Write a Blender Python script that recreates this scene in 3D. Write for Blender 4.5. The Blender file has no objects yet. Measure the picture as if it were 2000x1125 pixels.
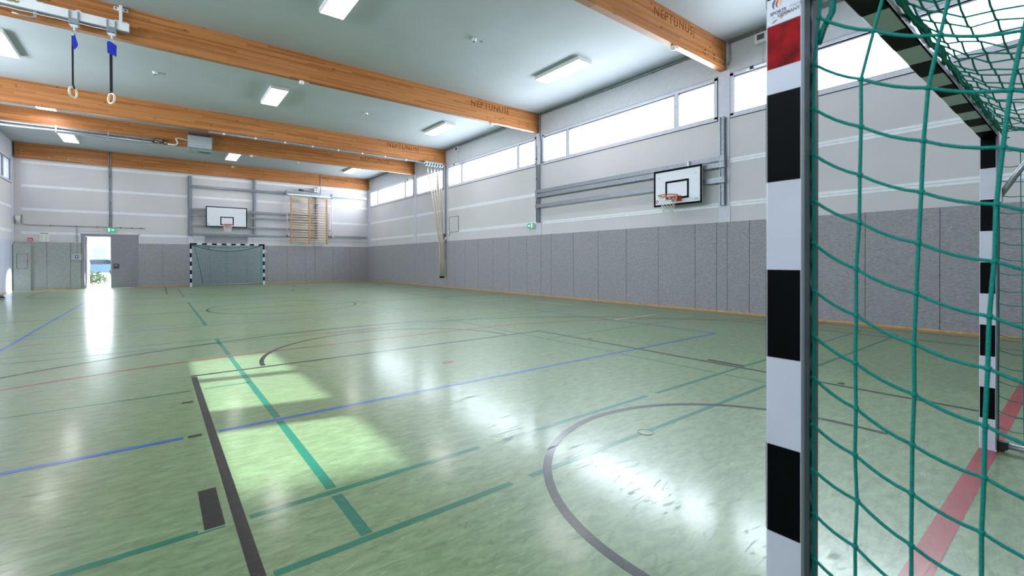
import bpy, bmesh, math, random
from mathutils import Vector, Matrix
random.seed(7)
PI = math.pi
scn = bpy.context.scene
COL = scn.collection

# ------------------------------------------------------------------ room measures (metres)
XL, XR = -4.66, 10.34          # left / right wall
YN, YF = -1.30, 27.78          # near / far wall
ZC = 6.21                      # ceiling
ZP = 2.085                     # top of padding
BEAM_Y = [-1.15, 5.27, 11.76, 18.17, 21.33, 27.62]
BEAM_BOT = 5.57

# ------------------------------------------------------------------ materials
def srgb(r, g, b):
    f = lambda c: (c / 255 / 12.92) if c / 255 <= 0.04045 else ((c / 255 + 0.055) / 1.055) ** 2.4
    return (f(r), f(g), f(b), 1.0)

class NT:
    def __init__(s, name):
        s.m = bpy.data.materials.new(name); s.m.use_nodes = True
        s.t = s.m.node_tree; s.n = s.t.nodes; s.l = s.t.links
        s.n.clear(); s.out = s.n.new('ShaderNodeOutputMaterial')
    def new(s, typ, **kw):
        n = s.n.new('ShaderNode' + typ)
        for k, v in kw.items():
            setattr(n, k, v)
        return n
    def link(s, a, b): s.l.new(a, b)
    def pos(s, scale=(1, 1, 1), rotz=0):
        g = s.new('NewGeometry'); m = s.new('Mapping')
        m.inputs['Scale'].default_value = scale; m.inputs['Rotation'].default_value = (0, 0, rotz)
        s.link(g.outputs['Position'], m.inputs['Vector']); return m.outputs['Vector']
    def noise(s, vec, scale, detail=2.0, rough=0.5, dist=0.0):
        n = s.new('TexNoise'); n.inputs['Scale'].default_value = scale; n.inputs['Detail'].default_value = detail
        n.inputs['Roughness'].default_value = rough; n.inputs['Distortion'].default_value = dist
        s.link(vec, n.inputs['Vector']); return n.outputs['Fac']
    def math(s, op, a, b=None, c=None, clamp=False):
        n = s.new('Math', operation=op); n.use_clamp = clamp
        for i, v in enumerate((a, b, c)):
            if v is None: continue
            if isinstance(v, (int, float)): n.inputs[i].default_value = v
            else: s.link(v, n.inputs[i])
        return n.outputs[0]
    def mapr(s, v, a, b, c=0.0, d=1.0):
        n = s.new('MapRange'); n.clamp = True
        n.inputs[1].default_value = a; n.inputs[2].default_value = b
        n.inputs[3].default_value = c; n.inputs[4].default_value = d
        s.link(v, n.inputs[0]); return n.outputs[0]
    def mix(s, fac, a, b, typ='MIX'):
        n = s.new('Mix', data_type='RGBA', blend_type=typ)
        for sock, v in ((n.inputs[0], fac), (n.inputs[6], a), (n.inputs[7], b)):
            if isinstance(v, (int, float)): sock.default_value = v
            elif isinstance(v, tuple): sock.default_value = v
            else: s.link(v, sock)
        return n.outputs[2]
    def bsdf(s, col, rough=0.5, metal=0.0, spec=0.5, bump=None, bstr=0.2, bdist=0.01):
        b = s.new('BsdfPrincipled')
        for k, v in (('Base Color', col), ('Roughness', rough), ('Metallic', metal), ('Specular IOR Level', spec)):
            if isinstance(v, (int, float, tuple)): b.inputs[k].default_value = v
            else: s.link(v, b.inputs[k])
        if bump is not None:
            bn = s.new('Bump'); bn.inputs['Strength'].default_value = bstr; bn.inputs['Distance'].default_value = bdist
            s.link(bump, bn.inputs['Height']); s.link(bn.outputs['Normal'], b.inputs['Normal'])
        s.link(b.outputs[0], s.out.inputs['Surface']); return b

def plain(name, rgb, rough=0.5, metal=0.0, var=0.06, scale=9.0, spec=0.5, bstr=0.0):
    t = NT(name); c = srgb(*rgb); v = t.noise(t.pos(), scale, 3)
    dark = tuple(x * (1 - var * 2) for x in c[:3]) + (1,)
    lite = tuple(min(1, x * (1 + var * 2)) for x in c[:3]) + (1,)
    t.bsdf(t.mix(t.mapr(v, 0.3, 0.7), dark, lite), rough, metal, spec, v if bstr else None, bstr)
    return t.m

def emis(name, rgb, strength):
    t = NT(name); v = t.noise(t.pos(), 2.0)
    e = t.new('Emission'); e.inputs['Strength'].default_value = strength
    c = srgb(*rgb)
    t.link(t.mix(t.mapr(v, 0.2, 0.8), c, tuple(x * 0.97 for x in c[:3]) + (1,)), e.inputs['Color'])
    t.link(e.outputs[0], t.out.inputs['Surface']); return t.m

def floor_mat(name, rgb, lino=True):
    """vinyl sports floor: mottled colour, fine scratches, satin lacquer"""
    t = NT(name); c = srgb(*rgb)
    p = t.pos((1, 1, 0))
    big = t.noise(p, 0.7, 3, 0.55)
    mot = t.noise(t.pos((3.0, 7.0, 0), 0.5), 2.6, 6, 0.7, 0.4)
    dk = tuple(x * (0.80 if lino else 0.92) for x in c[:3]) + (1,)
    lt = tuple(min(1, x * (1.22 if lino else 1.06)) for x in c[:3]) + (1,)
    col = t.mix(t.mapr(mot, 0.36, 0.66), dk, lt)
    def scratch(sx, sy, rot, sc, width, dist, lo, hi, seed):
        q = t.pos((sx, sy, 0), rot)
        ad = t.new('VectorMath', operation='ADD'); ad.inputs[1].default_value = (seed, seed * 1.7, 0); t.link(q, ad.inputs[0])
        n = t.noise(ad.outputs[0], sc, 1.0, 0.4, dist)
        ln = t.mapr(t.math('ABSOLUTE', t.math('SUBTRACT', n, 0.5)), width * 0.3, width, 1, 0)
        gate = t.mapr(t.noise(ad.outputs[0], sc * 2.7, 1), lo, hi)
        return t.math('MULTIPLY', ln, gate)
    s1 = scratch(0.5, 3.2, 0.9, 2.4, 0.006, 0.6, 0.55, 0.62, 3.1)
    s2 = scratch(0.5, 3.5, -0.5, 2.6, 0.006, 0.5, 0.56, 0.63, 9.7)
    s3 = scratch(0.6, 4.5, 2.1, 3.6, 0.009, 0.8, 0.55, 0.62, 17.3)
    s4 = scratch(0.5, 3.0, 1.5, 4.6, 0.010, 0.7, 0.57, 0.64, 31.9)
    s = t.math('MAXIMUM', t.math('MAXIMUM', s1, s2), t.math('MAXIMUM', s3, s4))
    near = t.mapr(t.noise(p, 0.35, 2), 0.35, 0.62, 0.35, 1.0)
    s = t.math('MULTIPLY', s, near)
    col = t.mix(t.math('MULTIPLY', s, 0.24 if lino else 0.12), col, srgb(196, 205, 180))
    d1 = scratch(0.7, 3.0, -1.2, 2.2, 0.016, 0.5, 0.55, 0.60, 47.0)
    d2 = scratch(0.6, 2.6, 0.35, 2.5, 0.014, 0.6, 0.55, 0.60, 71.0)
    d3 = scratch(0.7, 2.2, -2.0, 3.6, 0.020, 0.9, 0.56, 0.61, 93.0)
    col = t.mix(t.math('MULTIPLY', t.math('MAXIMUM', d1, t.math('MAXIMUM', d2, d3)), 0.30), col, srgb(62, 78, 50))
    rough = t.math('ADD', t.mapr(big, 0.3, 0.7, FL_R0, FL_R1), t.math('MULTIPLY', s, 0.25))
    fine = t.noise(t.pos((22, 36, 0), 0.5), 2.2, 4, 0.65)
    hgt = t.math('ADD', t.math('MULTIPLY', fine, 0.5), t.math('ADD', t.math('MULTIPLY', s, -0.5), t.math('MULTIPLY', mot, 0.1)))
    b = t.bsdf(col, t.math('ADD', rough, 0.16), 0, 0.52 if lino else 0.36, hgt, 0.03, 0.004)
    t.link(t.math('SUBTRACT', 0.46, t.math('MULTIPLY', t.math('MAXIMUM', t.math('MAXIMUM', d1, d2), t.math('MAXIMUM', d3, t.math('MULTIPLY', s, 0.5))), 0.40)), b.inputs['Coat Weight']); t.link(t.math('MULTIPLY', rough, 0.85), b.inputs['Coat Roughness']); b.inputs['Coat IOR'].default_value = 1.45
    return t.m
FL_R0, FL_R1 = 0.15, 0.22

def wood_mat(name, base, dark, lite):
    """glued laminated spruce: 4 cm lamellas along x, end joints, dark knots"""
    t = NT(name)
    g = t.new('NewGeometry'); sep = t.new('SeparateXYZ'); t.link(g.outputs['Position'], sep.inputs[0])
    lam = t.math('FLOOR', t.math('DIVIDE', sep.outputs['Z'], 0.0415))
    brd = t.math('FLOOR', t.math('ADD', t.math('DIVIDE', sep.outputs['X'], 1.7), t.math('MULTIPLY', lam, 0.377)))
    cv = t.new('CombineXYZ'); t.link(lam, cv.inputs[0]); t.link(brd, cv.inputs[1]); t.link(t.math('FLOOR', t.math('DIVIDE', sep.outputs['Y'], 0.6)), cv.inputs[2])
    wn = t.new('TexWhiteNoise'); t.link(cv.outputs[0], wn.inputs['Vector'])
    gr = t.noise(t.pos((0.9, 9, 26)), 2.2, 5, 0.6, 0.5)
    f = t.math('ADD', t.math('MULTIPLY', wn.outputs['Value'], 0.55), t.math('MULTIPLY', gr, 0.45))
    col = t.mix(t.mapr(f, 0.15, 0.85), srgb(*dark), srgb(*lite))
    col = t.mix(0.45, col, srgb(*base))
    fr = t.math('FRACT', t.math('DIVIDE', sep.outputs['Z'], 0.0415))
    seam = t.mapr(t.math('MINIMUM', fr, t.math('SUBTRACT', 1.0, fr)), 0.0, 0.05, 1, 0)
    col = t.mix(t.math('MULTIPLY', seam, 0.3), col, srgb(*dark))
    vo = t.new('TexVoronoi'); vo.inputs['Scale'].default_value = 1.0; vo.inputs['Randomness'].default_value = 1.0
    t.link(t.pos((3.4, 3.4, 9.5)), vo.inputs['Vector'])
    keep = t.new('SeparateColor'); t.link(vo.outputs['Color'], keep.inputs[0])
    rad = t.mapr(keep.outputs[1], 0, 1, 0.05, 0.13)
    kn = t.math('MULTIPLY', t.math('LESS_THAN', vo.outputs['Distance'], rad), t.math('GREATER_THAN', keep.outputs[0], 0.45))
    col = t.mix(t.math('MULTIPLY', kn, 0.8), col, srgb(62, 34, 16))
    t.bsdf(col, 0.42, 0, 0.4, gr, 0.06)
    return t.m

def felt_mat(name, rgb):
    t = NT(name); c = srgb(*rgb)
    a = t.noise(t.pos((7, 7, 26)), 2.4, 6, 0.75, 0.8); b = t.noise(t.pos(), 160, 2)
    f = t.math('ADD', t.math('MULTIPLY', a, 0.7), t.math('MULTIPLY', b, 0.3))
    col = t.mix(t.mapr(f, 0.34, 0.66), tuple(x * 0.62 for x in c[:3]) + (1,), tuple(min(1, x * 1.38) for x in c[:3]) + (1,))
    t.bsdf(col, 0.9, 0, 0.15, b, 0.15, 0.002); return t.m

def panel_mat(name, rgb):
    """perforated acoustic wall panel: fine dot grid"""
    t = NT(name); c = srgb(*rgb)
    g = t.new('NewGeometry'); sep = t.new('SeparateXYZ'); t.link(g.outputs['Position'], sep.inputs[0])
    h = t.math('ADD', sep.outputs['X'], sep.outputs['Y'])
    wx = t.math('SINE', t.math('MULTIPLY', h, 2 * PI / 0.018)); wz = t.math('SINE', t.math('MULTIPLY', sep.outputs['Z'], 2 * PI / 0.018))
    dot = t.mapr(t.math('MULTIPLY', wx, wz), 0.25, 0.7)
    n = t.noise(t.pos(), 0.8, 3)
    col = t.mix(t.mapr(n, 0.3, 0.7), tuple(x * 0.96 for x in c[:3]) + (1,), tuple(min(1, x * 1.04) for x in c[:3]) + (1,))
    col = t.mix(t.math('MULTIPLY', dot, 0.22), col, srgb(95, 92, 90))
    t.bsdf(col, 0.6, 0, 0.3); return t.m

def galv_mat(name, rgb):
    t = NT(name); c = srgb(*rgb)
    vo = t.new('TexVoronoi'); vo.inputs['Scale'].default_value = 45; t.link(t.pos(), vo.inputs['Vector'])
    sp = t.new('SeparateColor'); t.link(vo.outputs['Color'], sp.inputs[0])
    n = t.noise(t.pos(), 5, 4)
    f = t.math('ADD', t.math('MULTIPLY', sp.outputs[0], 0.5), t.math('MULTIPLY', n, 0.5))
    col = t.mix(f, tuple(x * 0.6 for x in c[:3]) + (1,), tuple(min(1, x * 1.3) for x in c[:3]) + (1,))
    t.bsdf(col, t.mapr(n, 0.3, 0.7, 0.35, 0.55), 0.55, 0.5); return t.m

def glass_mat(name):
    t = NT(name)
    tr = t.new('BsdfTransparent'); tr.inputs[0].default_value = (0.97, 0.985, 0.98, 1)
    gl = t.new('BsdfGlossy'); gl.inputs['Roughness'].default_value = 0.02
    v = t.noise(t.pos(), 1.5); lw = t.new('LayerWeight'); lw.inputs[0].default_value = 0.25
    mx = t.new('MixShader'); t.link(t.math('ADD', t.math('MULTIPLY', lw.outputs['Fresnel'], 0.35), t.math('MULTIPLY', v, 0.02)), mx.inputs[0])
    t.link(tr.outputs[0], mx.inputs[1]); t.link(gl.outputs[0], mx.inputs[2]); t.link(mx.outputs[0], t.out.inputs['Surface']); return t.m

M = {}
M['floor'] = floor_mat('green_vinyl_floor', (124, 147, 104))
M['l_green'] = floor_mat('line_green', (0, 116, 92), False)
M['l_blue'] = floor_mat('line_blue', (0, 96, 186), False)
M['l_black'] = floor_mat('line_black', (14, 14, 22), False)
M['l_red'] = floor_mat('line_red', (168, 34, 30), False)
M['l_goal'] = floor_mat('line_goal_red', (168, 26, 40), False)
M['l_white'] = floor_mat('line_white', (225, 228, 222), False)
M['ceiling'] = plain('ceiling_paint', (176, 182, 187), 0.75, var=0.02, scale=0.8)
M['panel'] = panel_mat('acoustic_panel', (213, 210, 214))
M['band'] = plain('panel_band', (236, 238, 246), 0.5, var=0.02)
M['seam'] = plain('dark_seam', (60, 60, 66), 0.7)
M['frame'] = plain('window_frame_paint', (212, 212, 226), 0.4, var=0.02)
M['pier'] = plain('pier_paint', (208, 208, 222), 0.45, var=0.02)
M['head'] = plain('wall_head_panel', (198, 200, 206), 0.6, var=0.02)
M['felt'] = felt_mat('grey_felt_pad', (160, 158, 164))
M['felt_daylit'] = felt_mat('grey_felt_daylit', (164, 168, 168))  # left-corner felt, daylight from the door put into its colour
M['skirt'] = plain('skirting_wood', (214, 160, 104), 0.5, var=0.08)
M['wood'] = wood_mat('glulam_spruce', (178, 112, 58), (132, 70, 30), (204, 144, 90))
M['routed'] = plain('routed_wood', (132, 80, 42), 0.7, var=0.1)
M['galv'] = galv_mat('galvanised_steel', (150, 156, 166))
M['steel'] = plain('painted_steel_grey', (142, 150, 158), 0.4, 0.2)
M['alu'] = plain('aluminium', (176, 182, 190), 0.32, 0.7, var=0.03)
M['white'] = plain('white_plastic', (228, 229, 231), 0.4, var=0.02)
M['postwhite'] = plain('post_white_lacquer', (214, 214, 230), 0.35, var=0.02)
M['postalu'] = plain('post_aluminium', (118, 124, 132), 0.5, 0.25, var=0.04)
M['postblack'] = plain('post_black_foil', (7, 8, 11), 0.5, var=0.15, spec=0.08)
M['black'] = plain('black_plastic', (20, 21, 24), 0.5, var=0.1)
M['rubber'] = plain('black_rubber', (14, 14, 15), 0.8, var=0.1)
M['dark'] = plain('dark_strap', (24, 24, 30), 0.8, var=0.1)
M['blue'] = plain('blue_cloth', (22, 38, 176), 0.7, var=0.1, bstr=0.1)
M['ringwood'] = plain('ring_birch', (226, 206, 182), 0.5, var=0.06)
M['barwood'] = plain('wall_bar_wood', (196, 144, 106), 0.45, var=0.08)
M['rungwood'] = plain('rung_wood', (228, 198, 164), 0.45, var=0.06)
M['polewood'] = plain('climbing_pole', (206, 190, 172), 0.4, var=0.04)
M['orange'] = plain('orange_steel', (208, 62, 42), 0.4, var=0.06)
M['board'] = plain('backboard_white', (222, 226, 236), 0.3, var=0.01)
M['cord'] = plain('green_net_cord', (0, 140, 130), 0.75, var=0.12, scale=300, bstr=0.3)
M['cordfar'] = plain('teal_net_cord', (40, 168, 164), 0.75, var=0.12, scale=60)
M['netrope'] = plain('dark_edge_rope', (18, 62, 68), 0.8)
M['casing'] = plain('heater_casing', (176, 180, 188), 0.45, var=0.02)
M['shade'] = plain('blocker_shade_blue', (62, 74, 102), 0.9, var=0.1, scale=0.4)  # dim bluish shade painted into the added light blocker
M['gloss'] = plain('smooth_wall_panel', (196, 198, 220), 0.35, var=0.02)
M['hoopnet'] = plain('white_net_cord', (236, 236, 232), 0.8, var=0.03)
M['redtape'] = plain('worn_red_foil', (150, 10, 18), 0.6, var=0.3, scale=26, spec=0.15)
M['stick'] = plain('sticker_white', (226, 226, 238), 0.4, var=0.01)
M['ink'] = plain('sticker_ink', (86, 92, 112), 0.5)
M['inkred'] = plain('sticker_red', (206, 62, 52), 0.5)
M['inkyel'] = plain('sticker_yellow', (244, 190, 96), 0.5)
M['exitgreen'] = emis('exit_green', (24, 178, 128), 0.9)
M['exitwhite'] = emis('exit_white', (236, 250, 244), 1.0)
M['signred'] = plain('sign_red', (206, 40, 36), 0.5)
M['paper'] = plain('paper', (236, 240, 238), 0.7, var=0.01)
M['inkgreen'] = plain('print_green', (40, 110, 84), 0.7)
M['inkgrey'] = plain('print_grey', (150, 156, 158), 0.7)
M['bluebox'] = plain('blue_plate', (40, 72, 130), 0.5)
M['lamp'] = emis('luminaire_diffuser', (255, 253, 250), 15.0)
M['glass'] = glass_mat('window_glass')
M['door'] = felt_mat('door_felt', (148, 146, 154))
M['doorout'] = plain('door_leaf_white', (232, 232, 236), 0.5)
M['metal_d'] = plain('dark_metal', (86, 90, 98), 0.4, 0.5)
M['pave'] = plain('pale_paving', (216, 216, 210), 0.9, var=0.05, scale=1.5)
M['facade'] = plain('pale_facade', (226, 228, 230), 0.8, var=0.03)
M['win_out'] = plain('bluish_panes', (120, 144, 162), 0.3)
M['carblue'] = plain('car_paint_blue', (92, 122, 152), 0.25, 0.2)
M['carglass'] = plain('car_glass', (30, 40, 52), 0.1)
M['leaf'] = plain('shrub_leaf', (86, 110, 62), 0.7, var=0.3, scale=6)
M['hose'] = plain('white_hose', (222, 220, 214), 0.5)
M['louvre'] = plain('louvre_grey_green', (132, 148, 146), 0.5)
M['yellow'] = plain('print_yellow', (196, 176, 60), 0.6)
M['whiterope'] = plain('white_rope', (226, 216, 214), 0.8, var=0.15, scale=60)

# ------------------------------------------------------------------ mesh builder
class MB:
    def __init__(s): s.v = []; s.f = []; s.mi = []; s.mats = []; s.sm = []
    def mat(s, m):
        if m not in s.mats: s.mats.append(m)
        return s.mats.index(m)
    def add(s, vs, fs, m, smooth=False):
        o = len(s.v); s.v += [tuple(v) for v in vs]; k = s.mat(m)
        for f in fs: s.f.append([o + i for i in f]); s.mi.append(k); s.sm.append(smooth)
    def box(s, a, b, m, bev=0.0):
        (x0, y0, z0), (x1, y1, z1) = [min(p, q) for p, q in zip(a, b)], [max(p, q) for p, q in zip(a, b)]
        if bev <= 0:
            v = [(x, y, z) for z in (z0, z1) for y in (y0, y1) for x in (x0, x1)]
            s.add(v, [(0, 2, 3, 1), (4, 5, 7, 6), (0, 1, 5, 4), (2, 6, 7, 3), (0, 4, 6, 2), (1, 3, 7, 5)], m); return
        bm = bmesh.new(); bmesh.ops.create_cube(bm, size=1)
        bmesh.ops.scale(bm, vec=(x1 - x0, y1 - y0, z1 - z0), verts=bm.verts)
        bmesh.ops.translate(bm, vec=((x0 + x1) / 2, (y0 + y1) / 2, (z0 + z1) / 2), verts=bm.verts)
        bmesh.ops.bevel(bm, geom=bm.edges[:], offset=min(bev, .49 * min(x1 - x0, y1 - y0, z1 - z0)), segments=2, affect='EDGES')
        s.bm(bm, m); bm.free()
    def bm(s, bm, m, smooth=False):
        bm.verts.index_update(); s.add([v.co[:] for v in bm.verts], [[v.index for v in f.verts] for f in bm.faces], m, smooth)
    def tube(s, pts, r, m, n=8, closed=False, cap=True):
        pts = [Vector(p) for p in pts]; N = len(pts); rr = r if isinstance(r, (list, tuple)) else [r] * N
        vs = []; up = None
        for i, p in enumerate(pts):
            if closed: d = pts[(i + 1) % N] - pts[i - 1]
            else: d = pts[min(i + 1, N - 1)] - pts[max(i - 1, 0)]
            d.normalize()
            if up is None: up = Vector((0, 0, 1)) if abs(d.z) < 0.9 else Vector((1, 0, 0))
            a = d.cross(up)
            if a.length < 1e-6: a = d.orthogonal()
            a.normalize(); b = a.cross(d).normalized(); up = b
            for k in range(n):
                t = 2 * PI * k / n; vs.append(p + (a * math.cos(t) + b * math.sin(t)) * rr[i])
        fs = []
        for i in range(N if closed else N - 1):
            j = (i + 1) % N
            for k in range(n):
                l = (k + 1) % n; fs.append((i * n + k, i * n + l, j * n + l, j * n + k))
        if not closed and cap:
            fs.append(tuple(range(n))[::-1]); fs.append(tuple((N - 1) * n + k for k in range(n)))
        s.add(vs, fs, m, True)
    def prism(s, poly, ax, a, b, m, smooth=False):
        """poly (u,v) extruded along axis ax from a to b; (u,v) are the two other axes in order"""
        def P(u, v, w): return (w, u, v) if ax == 0 else ((u, w, v) if ax == 1 else (u, v, w))
        n = len(poly); vs = [P(u, v, a) for u, v in poly] + [P(u, v, b) for u, v in poly]
        fs = [(i, (i + 1) % n, n + (i + 1) % n, n + i) for i in range(n)]
        s.add(vs, fs, m, smooth)
        s.add(vs, [tuple(range(n))[::-1], tuple(range(n, 2 * n))], m)
    def lathe(s, prof, c, m, n=16, axis='z'):
        vs = []
        for r, h in prof:
            for k in range(n):
                t = 2 * PI * k / n; u, v = r * math.cos(t), r * math.sin(t)
                vs.append({'z': (c[0] + u, c[1] + v, c[2] + h), 'y': (c[0] + u, c[1] + h, c[2] + v), 'x': (c[0] + h, c[1] + u, c[2] + v)}[axis])
        fs = []
        for i in range(len(prof) - 1):
            for k in range(n):
                l = (k + 1) % n; fs.append((i * n + k, i * n + l, (i + 1) * n + l, (i + 1) * n + k))
        s.add(vs, fs, m, True)
        s.add(vs, [tuple(range(n)), tuple((len(prof) - 1) * n + k for k in range(n))], m)
    def build(s, name, parent=None, kind=None, label=None, cat=None, group=None, loc=None):
        me = bpy.data.meshes.new(name)
        v = s.v if loc is None else [(p[0] - loc[0], p[1] - loc[1], p[2] - loc[2]) for p in s.v]
        me.from_pydata(v, [], s.f); me.update()
        for m in s.mats: me.materials.append(m)
        me.polygons.foreach_set('material_index', s.mi); me.polygons.foreach_set('use_smooth', s.sm)
        bm = bmesh.new(); bm.from_mesh(me); bmesh.ops.recalc_face_normals(bm, faces=bm.faces); bm.to_mesh(me); bm.free()
        o = bpy.data.objects.new(name, me); COL.objects.link(o)
        if loc is not None: o.location = loc
        if parent is not None: o.parent = parent
        tag(o, label, cat, group, kind); return o

def tag(o, label=None, cat=None, group=None, kind=None):
    if label: o['label'] = label
    if cat: o['category'] = cat
    if group: o['group'] = group
    if kind: o['kind'] = kind

def thing(name, label, cat, loc=(0, 0, 0), rz=0.0, group=None):
    o = bpy.data.objects.new(name, None); COL.objects.link(o)
    o.location = loc; o.rotation_euler = (0, 0, rz); o.empty_display_size = 0.2
    tag(o, label, cat, group); return o

def kids(o): return [c for c in bpy.data.objects if c.parent == o]
def copy_tree(o, parent=None):
    c = o.copy(); COL.objects.link(c)
    if parent is not None: c.parent = parent
    for ch in kids(o): copy_tree(ch, c)
    return c

def one(name, fn, m=None, **kw):
    b = MB(); fn(b); return b.build(name, **kw)

def text_mesh(txt, size, depth, align='CENTER', bold=0.0):
    """text as mesh data lying in the xz plane facing -y"""
    cu = bpy.data.curves.new('lettering', 'FONT'); cu.body = txt; cu.size = size; cu.extrude = depth
    cu.align_x = align; cu.align_y = 'CENTER'; cu.offset = bold; cu.resolution_u = 3
    ob = bpy.data.objects.new('lettering', cu); COL.objects.link(ob)
    dg = bpy.context.evaluated_depsgraph_get(); dg.update()
    me = bpy.data.meshes.new_from_object(ob.evaluated_get(dg))
    bpy.data.objects.remove(ob); bpy.data.curves.remove(cu)
    me.transform(Matrix.Rotation(PI / 2, 4, 'X'))
    return me

def add_mesh(mb, me, m, mtx):
    mb.add([mtx @ v.co for v in me.vertices], [list(p.vertices) for p in me.polygons], m)

# ================================================================== FLOOR with its court markings
fb = MB()
fb.add([(XL - .3, YN - .3, 0), (XR + .3, YN - .3, 0), (XR + .3, YF, 0), (XL - .3, YF, 0)], [(0, 1, 2, 3)], M['floor'])
fb.add([(XL - .3, YN - .3, -.2), (XR + .3, YN - .3, -.2), (XR + .3, YF, -.2), (XL - .3, YF, -.2)], [(0, 3, 2, 1)], M['floor'])
LEVEL = {'l_green': .0006, 'l_red': .0008, 'l_white': .0009, 'l_blue': .0010, 'l_black': .0012, 'l_goal': .0014}
def rect(x0, y0, x1, y1, m):
    h = LEVEL[m]; fb.add([(x0, y0, h), (x1, y0, h), (x1, y1, h), (x0, y1, h)], [(0, 1, 2, 3)], M[m])
def hline(y, x0, x1, m, w=.05): rect(x0, y - w / 2, x1, y + w / 2, m)
def vline(x, y0, y1, m, w=.05): rect(x - w / 2, y0, x + w / 2, y1, m)
def arc(cx, cy, r, a0, a1, m, w=.05, n=None):
    h = LEVEL[m]; n = n or max(3, int(abs(a1 - a0) / 2.2)); vs = []; fs = []
    for i in range(n + 1):
        a = math.radians(a0 + (a1 - a0) * i / n)
        for q in (r - w / 2, r + w / 2): vs.append((cx + q * math.cos(a), cy + q * math.sin(a), h))
    for i in range(n): fs.append((2 * i, 2 * i + 1, 2 * i + 3, 2 * i + 2))
    fb.add(vs, fs, M[m])
CX, CY = 2.75, 13.45
# basketball (black): keys, free-throw arcs, three-point arcs, centre line and circle, side lines
for e in (0, 1):
    Y = (lambda y: y) if e == 0 else (lambda y: 2 * CY - y)
    sg = 1 if e == 0 else -1
    for x in (.305, 5.205): vline(x, Y(.1), Y(5.86), 'l_black')
    hline(Y(5.915), .28, 5.23, 'l_black')
    arc(CX, Y(5.95), 1.775, sg * 1, sg * 179, 'l_black')
    arc(CX, Y(1.13), 1.275, sg * 0, sg * 180, 'l_black')
    for x in (CX - 1.275, CX + 1.275): vline(x, Y(.9), Y(1.13), 'l_black')
    a = math.degrees(math.acos(6.28 / 6.87))
    arc(CX, Y(1.55), 6.87, sg * a, sg * (180 - a), 'l_black')
    ys = 1.55 + 6.87 * math.sin(math.radians(a))
    for x in (CX - 6.28, CX + 6.28): vline(x, Y(.1), Y(ys), 'l_black')
    for s in (0, 1):
        xs = (.165, .245) if s == 0 else (5.265, 5.345)
        rect(xs[0], Y(2.49), xs[1], Y(2.93), 'l_black')
        for y in (1.55, 3.88, 4.84): hline(Y(y), xs[0], xs[1], 'l_black')
    hline(Y(.1), -4.35, 9.95, 'l_black')
hline(CY, -4.35, 9.95, 'l_black'); arc(CX, CY, 1.775, 0, 360, 'l_black')
for x in (-4.35, 9.95): vline(x, .1, 26.8, 'l_black')
# handball (red)
for e in (0, 1):
    Y = (lambda y: y) if e == 0 else (lambda y: 2 * CY - y)
    sg = 1 if e == 0 else -1
    hline(Y(6.87), 1.2, 4.3, 'l_red'); arc(4.3, Y(.43), 6.44, sg * 22, sg * 90, 'l_red'); arc(1.2, Y(.43), 6.44, sg * 90, sg * 155, 'l_red')
    for k in range(-5, 6):
        x = CX + k * .45 * 2
        if 1.2 <= x <= 4.3: hline(Y(9.95), x - .15, x + .15, 'l_red')
    for k in range(1, 9):
        c = 90 - k * 5.4
        if 4.3 + 9.52 * math.cos(math.radians(c)) < 10.2:
            arc(4.3, Y(.43), 9.52, sg * (c - .9), sg * (c + .9), 'l_red')
            arc(1.2, Y(.43), 9.52, sg * (180 - c - .9), sg * (180 - c + .9), 'l_red')
    hline(Y(7.95), CX - .5, CX + .5, 'l_red'); hline(Y(4.78), CX - .075, CX + .075, 'l_red')
    hline(Y(.43), 1.19 if e == 0 else -4.3, 9.9, 'l_goal', .085)
# volleyball (blue)
for y in (3.885, 2 * CY - 3.885):
    for x0, x1 in ((-1.72, .14), (.345, 7.33)): hline(y, x0, x1, 'l_blue')
for y in (10.35, 16.55): hline(y, -1.72, 7.3, 'l_blue', .04)
for x in (-1.70, 7.29): vline(x, 3.9, 23.0, 'l_blue')
# three badminton courts across the hall (green)
for k, (y0, y1) in enumerate(((1.975, 8.5), (10.36, 16.6), (18.96, 25.0))):
    for x in (.735, 4.765):
        cuts = [y0 + .03] + [c for c in (2.485, 3.885, 5.915, 6.9) if k == 0] + [y1]
        for i in range(len(cuts) - 1):
            g0 = .045 if i else 0; g1 = .045 if i < len(cuts) - 2 else 0
            vline(x, cuts[i] + g0, cuts[i + 1] - g1, 'l_green', .052 if x < 1 else .03)
    for x in (-3.95, 9.45): vline(x, y0, y1, 'l_green', .04)
    if k == 0:
        for x0, x1 in ((-3.95, .26), (.355, 1.53), (1.66, 9.45)): hline(1.975, x0, x1, 'l_green', .042)
        for x0, x1 in ((-3.95, .14), (.345, 1.66), (1.86, 3.47), (3.6, 9.45)): hline(2.487, x0, x1, 'l_green', .042)
        hline(2.472, .14, .245, 'l_green', .012)
        for x0, x1 in ((-3.95, .245), (.35, .735), (4.765, 9.45)): hline(5.255, x0, x1, 'l_green', .03)
        for y in (8.02, 8.5): hline(y, -3.95, 9.45, 'l_green', .04)
    else:
        for y in (y0, y0 + .48, y1 - .48, y1): hline(y, -3.95, 9.45, 'l_green', .04)
        for x0, x1 in ((-3.95, .735), (4.765, 9.45)): hline((y0 + y1) / 2, x0, x1, 'l_green', .04)
# white corner marks near the right wall
for y, x0, x1 in ((6.06, 7.37, 8.8), (11.5, 7.46, 8.78), (15.82, 7.47, 8.78)): hline(y, x0, x1, 'l_white')
for y0, y1 in ((8.67, 10.4), (16.96, 18.75)): vline(8.84, y0, y1, 'l_white')
floor = fb.build('floor', kind='structure')

# ================================================================== CEILING, WALLS
one('ceiling', lambda b: b.box((XL - .3, YN - .3, ZC), (XR + .3, YF + .3, ZC + .25), M['ceiling']), kind='structure')

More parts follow.
